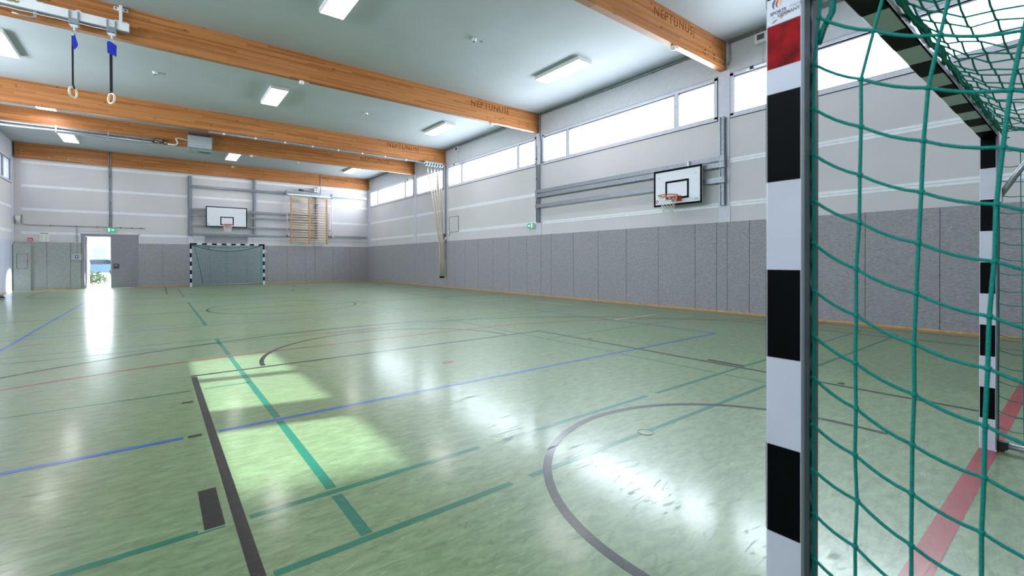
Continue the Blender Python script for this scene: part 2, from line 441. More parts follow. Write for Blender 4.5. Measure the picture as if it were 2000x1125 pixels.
BAYS = [(-1.0, 5.17), (5.48, 11.60), (11.93, 17.98), (18.40, 21.12), (21.45, 27.40)]
WZ0, WZ1 = 4.50, 5.46

def side_wall(sgn, X, name, pad_from=0.0):
    """upper panels and window openings of a long wall; X = padding face, sgn = outward direction"""
    b = MB(); o = sgn
    xi, xo = X + o * .03, X + o * .30
    b.box((xi, YN - .3, -.2), (xo, YF + .3, WZ0), M['panel'])
    b.box((xi, YN - .3, WZ1), (xo, YF + .3, ZC), M['head'])
    prev = YN - .3
    for y0, y1 in BAYS + [(YF + .3, 0)]:
        b.box((xi, prev, WZ0), (xo, y0, WZ1), M['pier']); prev = y1
    w = b.build('wall_' + name, kind='structure')
    # white double bands on the acoustic panels
    c = MB()
    for z in (2.49, 3.485):
        for y0, y1 in BAYS:
            for dz in (-.028, .028): c.box((xi - o * .006, y0 - .02, z + dz - .025), (xi, y1 + .02, z + dz + .025), M['band'])
            c.box((xi - o * .002, y0 - .02, z - .003), (xi, y1 + .02, z + .003), M['inkgrey'])
    for y0, y1 in BAYS:
        c.box((xi - o * .003, y0, WZ0 - .055), (xi, y1, WZ0 - .045), M['seam'])
    c.build('panel_band', parent=w)
    # padding
    c = MB(); edges = [YN]
    seams = [1.63, 2.65, 3.7, 4.74, 5.24, 5.49, 6.03, 7.06, 8.09, 9.12, 10.14, 11.16, 11.68, 12.43, 13.44, 14.48, 15.5, 16.52, 17.4, 18.05, 18.33, 19.22, 20.26, 21.28, 22.02, 23.15, 24.1, 25.11, 26.2, 27.0]
    edges = [YN, -.4, .62] + seams + [YF]
    for y0, y1 in zip(edges, edges[1:]):
        c.box((X, y0 + .003, .035), (xi, y1 - .003, ZP), M['gloss'] if sgn < 0 and y0 > 22 else M['felt'], .004)
    c.box((X + o * .012, YN, .03), (xi, YF, ZP - .004), M['seam'])
    c.build('wall_padding', parent=w)
    return w
wall_right = side_wall(1, XR, 'right')
wall_left = side_wall(-1, XL, 'left')

def piers(sgn, X, first):
    """wall columns under the beams"""
    o = sgn; xi = X + o * .03; n = first
    for i, y in enumerate(BEAM_Y):
        b = MB(); y0, y1 = y - .09, y + .17
        if i == 5: y0, y1 = 27.42, YF
        if i == 4: y0, y1 = 21.15, 21.42
        if i == 3: y0, y1 = 18.01, 18.36
        b.box((xi - o * .012, y0, 4.48), (xi, y1, BEAM_BOT), M['pier'])
        if i in (1, 2) and sgn > 0:
            b.box((xi - o * .02, y0 + .01, 2.47), (xi, y0 + .065, 4.48), M['pier'])
            b.box((xi - o * .02, y1 - .075, 2.47), (xi, y1 - .01, 4.48), M['pier'])
            b.box((xi - o * .02, y0 - .005, ZP), (xi, y1 + .005, 2.47), M['pier'])
        else:
            b.box((xi - o * .012, y0, ZP), (xi, y1, 4.48), M['pier'])
            if i == 3: b.box((xi - o * .05, y0 + .1, ZP), (xi - o * .012, y0 + .2, 5.5), M['steel'])
        b.build('trim_%d' % n, kind='structure'); n += 1
piers(1, XR, 1); piers(-1, XL, 7)

# far wall: door opening x -2.5 .. -0.78, z 0 .. 2.34
DX0, DX1, DZ = -2.52, -.78, 2.345
b = MB()
b.box((XL - .3, YF + .03, -.2), (DX0, YF + .3, ZC), M['panel']); b.box((DX1, YF + .03, -.2), (XR + .3, YF + .3, ZC), M['panel'])
b.box((DX0, YF + .03, DZ), (DX1, YF + .3, ZC), M['panel'])
wall_far = b.build('wall_far', kind='structure')
b = MB()
for z in (2.44, 3.44, 4.43, 5.43):
    for x0, x1 in ((-4.47, -2.66), (-.6, 10.32)) if z < 2.5 else ((-4.47, 10.32),):
        for dz in (-.03, .03): b.box((x0, YF + .022, z + dz - .025), (x1, YF + .03, z + dz + .025), M['band'])
b.build('panel_band', parent=wall_far)
b = MB()
ex = [XL, -3.72, -2.98, -2.64]; ex2 = [-.68, .24, 1.28, 2.15, 2.89, 3.8, 4.75, 5.75, 6.71, 7.23, 8.2, 9.25, XR]
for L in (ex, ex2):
    for x0, x1 in zip(L, L[1:]): b.box((x0 + .003, YF, .035), (x1 - .003, YF + .03, ZP - .03), M['felt_daylit'] if L is ex else M['felt'], .004)
    b.box((L[0], YF + .012, .03), (L[-1], YF + .03, ZP - .034), M['seam'])
for x0, x1 in ((1.94, 2.89), (2.89, 3.84)): b.box((x0 + .003, YF, ZP - .02), (x1 - .003, YF + .03, 2.48), M['felt'], .004)
b.build('wall_padding', parent=wall_far)
# near wall behind the camera
b = MB(); b.box((XL - .3, YN - .3, -.2), (XR + .3, YN - .03, ZC), M['panel'])
wall_near = b.build('wall_near', kind='structure')
b = MB()
x = XL
while x < XR - .1:
    b.box((x + .003, YN - .03, .035), (min(x + 1.0, XR) - .003, YN, ZP), M['felt'], .004); x += 1.0
b.build('wall_padding', parent=wall_near)
# skirting strips
for nm, a, c in (('right', (XR - .012, YN, 0), (XR + .03, YF, .035)), ('left', (XL - .03, YN, 0), (XL + .012, YF, .035)), ('near', (XL, YN - .03, 0), (XR, YN + .012, .035))):
    one('baseboard_' + nm, lambda q: q.box(a, c, M['skirt'], .004), kind='structure')
b = MB(); b.box((XL, YF - .012, 0), (DX0 - .1, YF + .03, .035), M['skirt'], .004); b.box((DX1 + .1, YF - .012, 0), (XR, YF + .03, .035), M['skirt'], .004)
b.build('baseboard_far', kind='structure')

# ---------------------------------------------------------------- windows
win_no = [0]
def window(sgn, X, y0, y1, small, opener=True):
    """horizontal strip window: aluminium frame, panes split at the given mullions, opener bar on the small sash"""
    win_no[0] += 1; o = sgn; xi = X + o * .03
    f = MB(); z0, z1 = WZ0, WZ1
    f.box((xi - o * .02, y0, z0 - .04), (xi + o * .06, y1, z0 + .05), M['frame']); f.box((xi - o * .02, y0, z1 - .06), (xi + o * .06, y1, z1 + .01), M['frame'])
    for y in (y0, y1 - .07): f.box((xi - o * .02, y, z0), (xi + o * .06, y + .07, z1), M['frame'])
    f.box((xi + o * .03, y0 + .07, z1 - .1), (xi + o * .09, y1 - .07, z1 - .06), M['frame']); f.box((xi + o * .03, y0 + .07, z0 + .05), (xi + o * .09, y1 - .07, z0 + .075), M['frame'])
    for y in small: f.box((xi, y - .055, z0 + .03), (xi + o * .08, y + .055, z1 - .05), M['frame'])
    k = 0
    y = y0 + .15
    while y < y1:
        for z in (z0 + .005, z1 - .025): f.box((xi - o * .023, y, z - .005), (xi - o * .02, y + .01, z + .005), M['seam'])
        y += .8
    edges = [y0 + .06] + list(small) + [y1 - .06]
    for a, c in zip(edges, edges[1:]):
        g0, g1 = a + (.012 if a == edges[0] else .056), c - (.012 if c == edges[-1] else .056)
        for p, q in (((g0, z0 + .05), (g1, z0 + .062)), ((g0, z1 - .072), (g1, z1 - .06)), ((g0, z0 + .05), (g0 + .012, z1 - .06)), ((g1 - .012, z0 + .05), (g1, z1 - .06))):
            f.box((xi - o * .004, p[0], p[1]), (xi + o * .05, q[0], q[1]), M['metal_d'])
    for p, q in (((y0 - .012, z0 - .052), (y1 + .012, z0 - .04)), ((y0 - .012, z1 + .01), (y1 + .012, z1 + .02)), ((y0 - .012, z0 - .052), (y0, z1 + .02)), ((y1, z0 - .052), (y1 + .012, z1 + .02))):
        f.box((xi - o * .013, p[0], p[1]), (xi, q[0], q[1]), M['seam'])
    w = f.build('window_%d' % win_no[0], kind='structure')
    for a, c in zip(edges, edges[1:]):
        one('pane', lambda q: q.box((xi + o * .05, a + .03, z0 + .04), (xi + o * .056, c - .03, z1 - .07), M['glass']), parent=w)
    if opener:
        q = MB(); yy = opener
        q.tube([(xi - o * .045, yy - .28, z1 - .03), (xi - o * .045, yy + .22, z1 - .03)], .012, M['white']); q.box((xi - o * .06, yy + .05, z1 - .07), (xi - o * .02, yy + .12, z1 - .0), M['black'])
        q.build('opener_bar', parent=w)
    return w
window(1, XR, -1.0, 5.17, (3.9, .35), 4.6)
window(1, XR, 5.48, 11.60, (6.55, 10.41), False)
window(1, XR, 11.93, 17.98, (12.94, 16.81), 17.3)
window(1, XR, 18.40, 21.12, (18.95,), False)
window(1, XR, 21.45, 27.40, (22.46, 26.27), 22.0)
window(-1, XL, -1.0, 5.17, (3.9, .35), False)
window(-1, XL, 5.48, 11.60, (6.55, 10.41), False)
window(-1, XL, 11.93, 17.98, (12.94, 16.81), False)
window(-1, XL, 18.40, 21.12, (19.8,), False)
window(-1, XL, 21.45, 27.40, (22.46, 26.2), False)

# ---------------------------------------------------------------- double door in the far wall, left leaf open
f = MB()
f.box((DX0 - .11, YF - .012, 0), (DX0, YF + .3, DZ + .11), M['door']); f.box((DX1, YF - .012, 0), (DX1 + .11, YF + .3, DZ + .11), M['door'])
f.box((DX0, YF - .012, DZ), (DX1, YF + .3, DZ + .11), M['door'])
for a, c in (((DX0 - .17, ZP - .03), (DX0 - .13, 2.52)), ((DX1 + .13, ZP - .03), (DX1 + .17, 2.52)), ((DX0 - .17, 2.48), (DX1 + .17, 2.52))):
    f.box((a[0], YF + .015, a[1]), (c[0], YF + .028, c[1]), M['band'])
door = f.build('door_1', kind='structure')
q = MB(); q.box((-1.635, YF + .0, .002), (DX1 + .02, YF + .055, DZ + .015), M['door'], .002)
q.box((-1.66, YF + .02, .002), (-1.635, YF + .05, DZ + .01), M['doorout'])
leaf = q.build('door_leaf', parent=door)
q = MB(); q.box((-1.56, YF - .008, .89), (-1.36, YF + .002, 1.11), M['metal_d'], .003); q.box((-1.53, YF - .012, 1.02), (-1.44, YF - .006, 1.06), M['alu']); q.tube([(-1.43, YF - .02, .98), (-1.43, YF - .02, 1.06)], .008, M['alu'])
q.build('door_handle', parent=leaf)
q = MB()   # left leaf swung outside by about 95 degrees
q.box((DX0 + .0, YF + .31, .01), (DX0 + .055, YF + 1.16, DZ - .01), M['doorout'], .004)
leaf2 = q.build('door_leaf', parent=door)
q = MB(); q.tube([(DX0 + .075, YF + 1.05, .9), (DX0 + .075, YF + 1.05, 1.2)], .012, M['alu']); q.box((DX0 + .055, YF + 1.03, .95), (DX0 + .075, YF + 1.07, 1.0), M['alu']); q.box((DX0 + .055, YF + 1.03, 1.12), (DX0 + .075, YF + 1.07, 1.17), M['alu'])
q.build('door_handle', parent=leaf2)

# ================================================================== BEAMS
def curve_panel(txt, size, w, h, depth, cx, cz, bar=True):
    """flat panel (xz, facing -y) with the lettering cut out of it"""
    cu = bpy.data.curves.new('t', 'FONT'); cu.body = txt; cu.size = size; cu.align_x = 'CENTER'; cu.align_y = 'CENTER'; cu.space_character = 1.16; cu.resolution_u = 3
    ob = bpy.data.objects.new('t', cu); COL.objects.link(ob)
    dg = bpy.context.evaluated_depsgraph_get(); dg.update()
    src = ob.to_curve(dg)
    c2 = bpy.data.curves.new('panel', 'CURVE'); c2.dimensions = '2D'; c2.fill_mode = 'BOTH'; c2.extrude = depth / 2; c2.resolution_u = 3
    for sp in src.splines:
        ns = c2.splines.new('BEZIER'); ns.bezier_points.add(len(sp.bezier_points) - 1)
        for a, e in zip(ns.bezier_points, sp.bezier_points):
            a.co = e.co; a.handle_left_type = a.handle_right_type = 'FREE'; a.handle_left = e.handle_left; a.handle_right = e.handle_right
        ns.use_cyclic_u = True; ns.resolution_u = 3
    xs = [p.co.x for sp in c2.splines for p in sp.bezier_points]; zs = [p.co.y for sp in c2.splines for p in sp.bezier_points]
    mx, mz = (min(xs) + max(xs)) / 2, (min(zs) + max(zs)) / 2
    for sp in c2.splines:
        for p in sp.bezier_points:
            for at in ('handle_left', 'handle_right', 'co'):
                v = getattr(p, at); setattr(p, at, (v[0] - mx, v[1] - mz, 0))
    def poly(pts):
        s = c2.splines.new('POLY'); s.points.add(len(pts) - 1)
        for a, e in zip(s.points, pts): a.co = (e[0], e[1], 0, 1)
        s.use_cyclic_u = True
    poly([(-w / 2, -h / 2), (w / 2, -h / 2), (w / 2, h / 2), (-w / 2, h / 2)])
    if bar: poly([((max(xs) - mx) + .045, -.13), ((max(xs) - mx) + .065, -.13), ((max(xs) - mx) + .065, .12), ((max(xs) - mx) + .045, .12)])
    ob.to_curve_clear(); bpy.data.objects.remove(ob)
    o2 = bpy.data.objects.new('panel', c2); COL.objects.link(o2); dg = bpy.context.evaluated_depsgraph_get(); dg.update()
    me = bpy.data.meshes.new_from_object(o2.evaluated_get(dg)); bpy.data.objects.remove(o2)
    me.transform(Matrix.Translation((cx, 0, cz)) @ Matrix.Rotation(PI / 2, 4, 'X'))
    return me

BEAM_LABEL = {
    1: 'glued wooden ceiling beam nearest the camera, ending above the white pier right of the hoop windows',
    2: 'glued wooden ceiling beam that carries the white rail with the gymnastic rings',
    3: 'glued wooden ceiling beam whose right end stands over the bundle of climbing poles',
    4: 'glued wooden ceiling beam with grey tubes and the heater box mounted on its face',
    5: 'glued wooden ceiling beam flat against the far wall above the backboard',
}
LX = 8.27
for i, y in enumerate(BEAM_Y):
    if i == 0: continue
    b = MB(); y1 = y + .14 if i < 5 else YF + .03
    x0, x1 = (XL - .02, XR + .02) if i < 5 else (XL + .04, XR + .02)
    pw, zb = 1.86, 5.86
    b.box((x0, y, BEAM_BOT), (LX - pw / 2, y1, ZC + .01), M['wood']); b.box((LX + pw / 2, y, BEAM_BOT), (x1, y1, ZC + .01), M['wood'])
    b.box((LX - pw / 2, y, BEAM_BOT), (LX + pw / 2, y1, zb), M['wood']); b.box((LX - pw / 2, y + .022, zb), (LX + pw / 2, y1, ZC + .01), M['routed'])
    be = b.build('ceiling_beam', label=BEAM_LABEL[i], cat='beam', group='laminated wooden ceiling beams')
    me = curve_panel('NEPTUNUS', .245, pw, ZC - zb, .022, LX, (ZC + zb) / 2)
    c = MB(); add_mesh(c, me, M['wood'], Matrix.Translation((0, y + .011, 0)))
    c.build('carved_lettering', parent=be)
    for x in (9.45, 9.83, 10.28):
        for z in (5.70, 5.785):
            one('bolt', lambda q: q.lathe([(.022, -.004), (.022, .0), (.014, .0)], (x, y - .001, z), M['metal_d'], 10, 'y'), parent=be)
    if i == 5:
        for z in (5.68, 5.78, 5.88, 5.98): one('bolt', lambda q: q.lathe([(.025, -.006), (.025, .0), (.015, .0)], (-4.42, y - .001, z), M['alu'], 10, 'y'), parent=be)
        for x in (-3.6, -3.0): one('bolt', lambda q: q.lathe([(.025, -.006), (.025, .0), (.015, .0)], (x, y - .001, 5.68), M['alu'], 10, 'y'), parent=be)
    # pale strip on the beam's underside close to the right wall
# beam behind the camera belongs to the shell
one('trim_13', lambda q: q.box((XL - .02, BEAM_Y[0], BEAM_BOT), (XR + .02, BEAM_Y[0] + .14, ZC + .01), M['wood']), kind='structure')

# ================================================================== HANDBALL GOALS
def smooth_line(p, q, sag, n=4):
    p, q = Vector(p), Vector(q); out = []
    for i in range(n + 1):
        t = i / n; v = p.lerp(q, t); v.z -= sag * 4 * t * (1 - t); out.append(v)
    return out
def net_grid(mb, G, r, m, sagh=0.0, sagv=0.0, n=5, sub=1, knots=False):
    """cords through a grid of knots; G[row][col] = point or None"""
    R, C = len(G), max(len(g) for g in G)
    for row in G:
        pts = []
        for a, e in zip(row, row[1:]):
            seg = smooth_line(a, e, sagh, sub); pts += seg if not pts else seg[1:]
        if len(pts) > 1: mb.tube(pts, r, m, n, cap=False)
    for c in range(C):
        col = [row[c] for row in G if c < len(row)]
        if len(col) > 1: mb.tube(col, r, m, n, cap=False)
    if knots:
        for row in G:
            for p in row:
                bm = bmesh.new(); bmesh.ops.create_icosphere(bm, subdivisions=1, radius=r * 1.9)
                bmesh.ops.translate(bm, vec=p, verts=bm.verts); mb.bm(bm, m, True); bm.free()

POST = [(-.04, .035), (-.035, .04), (.035, .04), (.04, .035), (.04, -.04), (.008, -.04), (.008, -.026), (-.008, -.026), (-.008, -.04), (-.04, -.04)]
def make_post(x, parent):
    b = MB()
    b.prism([(x + u, v) for u, v in POST], 2, 0.0, 2.08, M['postwhite'])
    b.box((x - .0402, -.0402, .01), (x - .0085, -.034, 2.08), M['postalu']); b.box((x + .0085, -.0402, .01), (x + .0402, -.034, 2.08), M['postalu'])
    for z0, z1 in ((.2, .4), (.6, .8), (1.0, 1.2), (1.4, 1.6), (1.8, 2.081)):
        b.box((x - .0406, -.0325, z0), (x - .04, .036, z1), M['postblack']); b.box((x + .04, -.0325, z0), (x + .0406, .036, z1), M['postblack'])
        b.box((x - .036, .04, z0), (x + .036, .0406, z1), M['postblack'])
    return b.build('post', parent=parent)
def make_goal(label, loc, rz, near):
    t = thing('handball_goal', label, 'goal', loc, rz, 'handball goals')
    posts = [make_post(0, t), make_post(3.08, t)]
    b = MB()
    b.prism([(v, 2.04 + u) for u, v in POST], 0, .04, 3.04, M['postwhite'])
    b.box((.04, -.0402, 2.0), (3.04, -.034, 2.03), M['alu']); b.box((.04, -.0402, 2.05), (3.04, -.034, 2.08), M['alu'])
    for i in range(-1, 14):
        if i % 2 == 0 and i >= 0: continue
        x0, x1 = .24 + .2 * i, .44 + .2 * i
        if i == -1: x0, x1 = .04, .24
        if i == 13: x0, x1 = 2.84, 3.04
        b.box((x0, -.034, 1.9994), (x1, .036, 2.0), M['postblack']); b.box((x0, .04, 2.004), (x1, .0406, 2.076), M['postblack']); b.box((x0, -.034, 2.08), (x1, .036, 2.0806), M['postblack'])
    b.build('crossbar', parent=t)
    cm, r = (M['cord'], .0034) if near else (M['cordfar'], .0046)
    # steel frame that holds the net
    for x in (0, 3.08):
        b = MB()
        b.tube([(x, -.04, .04), (x, -.98, .04)], .02, M['alu'], 10); b.box((x - .024, -.085, .016), (x + .024, -.04, .064), M['black']); b.box((x - .02, -.07, .0), (x + .02, -.04, .012), M['black'])
        b.build('ground_tube', parent=t)
        b = MB()
        if not (near and x == 0): b.tube([(x - .02, -.05, 1.62), (x - .02, -.15, 1.80), (x - .02, -.27, 1.97), (x - .02, -.78, 1.99)], .016, M['alu'], 10); b.box((x - .05, -.06, 1.58), (x + .01, -.04, 1.66), M['alu'])
        else: b.tube([(x, -.05, 1.86), (x, -.16, 1.97), (x, -.78, 1.99)], .014, M['alu'], 10); b.box((x - .012, -.07, 1.80), (x + .012, -.04, 1.88), M['alu'])
        b.build('net_arm', parent=t)
    one('ground_tube', lambda q: q.tube([(0, -.98, .04), (3.08, -.98, .04)], .02, M['alu'], 10), parent=t)
    # ---- net
    nb = MB(); rnd = random.Random(5)
    if near:
        AT = [(-.06, 1.95), (-.06, 1.85), (-.055, 1.753), (-.044, 1.656), (-.044, 1.557), (-.044, 1.456), (-.044, 1.354), (-.044, 1.259), (-.044, 1.155), (-.044, 1.054), (-.044, .96), (-.044, .856), (-.044, .757), (-.044, .657), (-.044, .556)]
        V1 = [(-.195, 1.88), (-.175, 1.785), (-.151, 1.688), (-.131, 1.595), (-.13, 1.498), (-.129, 1.398), (-.128, 1.3), (-.123, 1.203), (-.122, 1.106), (-.122, 1.007), (-.123, .912), (-.12, .813), (-.124, .719), (-.122, .623), (-.122, .525)]
        V2 = [(-.285, 1.835), (-.27, 1.738), (-.251, 1.64), (-.235, 1.546), (-.228, 1.448), (-.225, 1.351), (-.221, 1.254), (-.218, 1.157), (-.215, 1.06), (-.215, .962), (-.213, .865), (-.212, .769), (-.212, .67), (-.212, .572), (-.212, .475)]
        V3 = [(-.385, 1.80), (-.37, 1.703), (-.355, 1.606), (-.34, 1.512), (-.331, 1.416), (-.324, 1.318), (-.322, 1.219), (-.316, 1.123), (-.314, 1.031), (-.311, .93), (-.310, .838), (-.307, .739), (-.307, .641), (-.307, .543), (-.307, .445)]
        G = []
        for i in range(20):
            row = []
            for V in (AT, V1, V2, V3):
                if i < len(V): y, z = V[i]
                else: y, z = V[-1][0], V[-1][1] - .098 * (i - len(V) + 1)
                row.append((0 + .003 * rnd.uniform(-1, 1), y, max(.03, z)))
            for k in range(1, 6):
                y, z = row[3][1], row[3][2]; row.append((.004 * rnd.uniform(-1, 1), y - .1 * k - .012 * k * (1 - z / 2), max(.03, z - .028 * k)))
            G.append(row)
        net_grid(nb, G, r, cm, .006, 0, 6, 4, True)
        # lacing in the groove of the post
        pts = [(.003 * math.sin(k * 1.3), -.034 - .004 * abs(math.sin(k * 2.1)), .15 + k * .02) for k in range(85)]
        nb.tube(pts, .003, M['netrope'], 5)
        # top knots gathered below the crossbar
        pts = [(.01, -.05 - .03 * math.sin(k * .6) ** 2, 1.70 + k * .03) for k in range(11)]
        nb.tube(pts, .007, cm, 6)
    else:
        G = [[(0, -.045 - .1 * k - .02 * k * (1 - z / 2) / 1.0, z) for k in range(9)] for z in [.03 + .1 * i for i in range(20)]]
        net_grid(nb, G, r, cm, 0, 0, 4)
    # other side
    G = []
    for i in range(20):
        z = .05 + .098 * i; row = []
        for k in range(9):
            row.append((3.08 + (.012 * rnd.uniform(-1, 1) if near else 0), -.045 - .088 * k - .022 * k * (1 - z / 2), z - (.012 * k if near and k < 6 else 0) + (.008 * rnd.uniform(-1, 1) if near else 0)))
        G.append(row)
    net_grid(nb, G, r * .8 if near else r, cm, .008 if near else 0, 0, 5 if near else 4, 2 if near else 1)
    # roof, slung below the net arms
    G = []
    offs = [0, .02, .045, .075, .11, .155, .21, .28, .37, .47, .57, .68, .78] if near else [.092 * j for j in range(9)]
    for j, d in enumerate(offs):
        row = []
        for i in range(31):
            x = .1 * i + .04; u = min(1, 1.6 * math.sin(PI * x / 3.08)) if near else math.sin(PI * x / 3.08)
            y = -.045 - d
            z = 2.03 - (.03 + .13 * u) * (1 - math.exp(-d / .10)) + .02 * u * d + (rnd.uniform(-1, 1) * .012 if near and j else 0)
            row.append((x + (rnd.uniform(-1, 1) * .012 if near and j else 0), y, z))
        G.append(row)
    net_grid(nb, G, r * .85 if near else r, cm, .008 if near else 0, 0, 5 if near else 4, 2 if near else 1)
    if near:   # slack bundle of meshes hooked along the crossbar
        for q in range(5):
            pts = [(.05 + k * .025, -.048 - .009 * q - .006 * math.sin(k * .55 + q), 2.035 - .014 * q - .012 * math.sin(k * .39 + q * .8) ** 2) for k in range(121)]
            nb.tube(pts, .0042, cm, 5)
    # back
    G = []
    for i in range(20):
        t_ = i / 19; row = []
        for k in range(31):
            x = .1 * k + .04; u = math.sin(PI * x / 3.08)
            row.append((x, -.79 - .18 * t_ + .04 * u * math.sin(PI * t_), (1.98 - .10 * u) * (1 - t_) + .03 * t_))
        G.append(row)
    net_grid(nb, G, r * .85 if near else r, cm, 0, 0, 4)
    if not near:   # dark slack edge rope that droops below the crossbar, and one running down at the side
        nb.tube([(3.0 - 2.85 * k / 24, -.1 - .3 * math.sin(PI * k / 24), 1.96 - .26 * math.sin(PI * k / 24)) for k in range(25)], .015, M['netrope'], 6)
        nb.tube([(2.93 - .33 * (k / 14) ** .8, -.3, 1.9 - 1.75 * k / 14) for k in range(15)], .010, M['netrope'], 6)
        nb.tube([(2.42 + .09 * math.cos(k * .9), -.2, 1.87 + .06 * math.sin(k * .9)) for k in range(6)], .013, M['netrope'], 6)
    nb.build('net', parent=t)
    if not near: one('tape_end', lambda q: q.tube([(-.045, -.0, 1.80), (-.09, .01, 1.74), (-.12, .01, 1.66)], [.012, .02, .012], M['paper'], 6), parent=t)
    if near:
        b = MB(); x = -.0408
        b.box((x, -.0325, 1.7555), (x + .0008, .036, 1.815), M['stick'])
        b.box((x + .0002, -.0325, 1.657), (x + .0008, .036, 1.7545), M['redtape'])
        st = b.build('sticker', parent=posts[0])
        b = MB()
        def put(txt, size, cy, z, m, ang=4, bold=0.0):
            me = text_mesh(txt, size, .00005, 'CENTER', bold)
            add_mesh(b, me, m, Matrix.Translation((x - .0003, cy, z)) @ Matrix.Rotation(-PI / 2, 4, 'Z') @ Matrix.Rotation(math.radians(-ang), 4, 'Y'))
        put('SPORTS', .0098, .0125, 1.7815, M['ink'], 2, .0004); put('MADE', .0088, -.0235, 1.7835, M['inkgrey'], 2)
        put('IN', .006, .022, 1.7715, M['inkgrey'], 2); put('GERMANY', .0098, -.009, 1.7735, M['ink'], 2, .0003)
        def swoosh(cy, cz, rr, w, m, a0, a1, n=12):
            vs = []; fs = []
            for k in range(n + 1):
                a = math.radians(a0 + (a1 - a0) * k / n); ww = w * math.sin(PI * (k + .3) / (n + .6))
                for s in (-1, 1): vs.append((x - .0003, cy - (rr + s * ww) * math.cos(a), cz + (rr + s * ww) * math.sin(a)))
            for k in range(n): fs.append((2 * k, 2 * k + 1, 2 * k + 3, 2 * k + 2))
            b.add(vs, fs, m)
        swoosh(.006, 1.800, .017, .0026, M['ink'], 110, 215); swoosh(.004, 1.800, .012, .0024, M['inkred'], 105, 225); swoosh(-.0005, 1.8, .0085, .002, M['inkyel'], 90, 225)
        swoosh(.030, 1.781, .021, .0016, M['ink'], -80, -40); swoosh(.012, 1.777, .012, .0015, M['inkred'], -80, -25); swoosh(.002, 1.778, .011, .0013, M['inkyel'], -75, -30)
        b.build('printing', parent=st)
    return t
make_goal('large black and white striped goal with green net standing close on the right', (1.151, .433, 0), 0, True)
make_goal('small distant goal with teal net standing before the far wall below the wide backboard', (4.367, 26.46, 0), PI, False)

# ================================================================== BASKETBALL HOOPS
def hoop(label, loc, rz, w, h, bz, inner, ringz, far):
    """faces -y locally, board front at y = 0"""
    t = thing('basketball_hoop', label, 'basketball hoop', loc, rz, 'basketball hoops')
    b = MB()
    b.box((-w / 2, .002, bz), (w / 2, .03, bz + h), M['board'], .004)
    bw = .045 if far else .05
    def frame(x0, x1, z0, z1, q):
        for a, c in (((x0, z0), (x1, z0 + q)), ((x0, z1 - q), (x1, z1)), ((x0, z0 + q), (x0 + q, z1 - q)), ((x1 - q, z0 + q), (x1, z1 - q))):
            b.box((a[0], -.0012, a[1]), (c[0], .004, c[1]), M['postblack'])
    frame(-w / 2, w / 2, bz, bz + h, bw); frame(*inner, .05)
    if not far:
        me = text_mesh('KTB', .05, .0002); add_mesh(b, me, M['ink'], Matrix.Translation((w / 2 - .14, -.001, bz + .115)))
        b.box((w / 2 - .2, -.0006, bz + .085), (w / 2 - .1, .003, bz + .093), M['yellow'])
    else:
        b.box((w / 2 - .17, -.001, bz + .085), (w / 2 - .09, .003, bz + .10), M['inkgrey'])
    cx, cz = -w / 2 + .1, bz + .13
    pts = [(cx + .04 * math.cos(2 * PI * k / 16), -.001, cz + .04 * math.sin(2 * PI * k / 16)) for k in range(16)]
    b.tube(pts, .006, M['inkred'] if not far else M['inkgrey'], 4, True); b.tube([(cx - .028, -.001, cz - .028), (cx + .028, -.001, cz + .028)], .006, M['inkred'] if not far else M['inkgrey'], 4)
    for sx in (-.38, .38): b.lathe([(.012, -.003), (.012, .004)], (sx * w, 0, bz + h * .8), M['inkgrey'], 8, 'y')
    b.build('backboard', parent=t)
    gap = .216 if far else .131
    for sx in (-.5, .5):
        for zz in ((2.96, 3.78) if far else (3.03, 3.37)): one('mounting_arm', lambda q: q.box((sx - .03, .03, zz), (sx + .03, gap, zz + .05), M['galv']), parent=t)
    if not far: one('mounting_clip', lambda q: q.box((.215, .09, 3.45), (.265, .132, 3.6), M['white']), parent=t)
    r = .225; rc = -.15 - r
    b = MB()
    b.tube([(r * math.cos(2 * PI * k / 32), rc + r * math.sin(2 * PI * k / 32), ringz) for k in range(32)], .011, M['orange'], 8, True)
    b.tube([(-.12, -.03, ringz - .005), (-.1, -.16, ringz), (-.09, rc + .205, ringz)], .010, M['orange'], 6); b.tube([(.12, -.03, ringz - .005), (.1, -.16, ringz), (.09, rc + .205, ringz)], .010, M['orange'], 6)
    for sx in (-1, 1): b.tube([(sx * .06, -.02, ringz - .09), (sx * .14, rc + .08, ringz - .012)], .008, M['orange'], 6)
    pts = [(.2 * math.cos(2 * PI * k / 24), rc + .2 * math.sin(2 * PI * k / 24), ringz - .03) for k in range(24)]
    b.tube(pts, .006, M['orange'], 6, True)
    b.build('rim', parent=t)
    one('rim_bracket', lambda q: (q.box((-.13, -.035, ringz - .11), (.13, 0, ringz + .02), M['orange'], .006), q.box((-.07, -.14, ringz - .03), (.07, -.03, ringz + .012), M['orange'], .006)), parent=t)
    b = MB(); n = 12; lv = 6
    P = lambda k, l: ((.222 - .105 * (l / lv) ** .75) * math.cos(2 * PI * k / n), rc + (.222 - .105 * (l / lv) ** .75) * math.sin(2 * PI * k / n), ringz - .02 - .38 * l / lv)
    for k in range(n):
        for s in (-.5, .5): b.tube([P(k + s * l, l) for l in range(lv + 1)], .0045 if not far else .0055, M['hoopnet'], 4)
    b.build('net', parent=t)
    return t
hoop('basketball hoop with the narrower backboard mounted on the right wall rails', (10.06, 6.345, 0), -PI / 2, 1.31, .905, 2.555, (-.32, .32, 2.71, 3.17), 2.76, False)
hoop('distant basketball hoop with the wide backboard on the far wall above the goal', (2.855, 27.38, 0), 0, 1.80, 1.03, 2.945, (-.29, .30, 3.05, 3.475), 3.06, True)

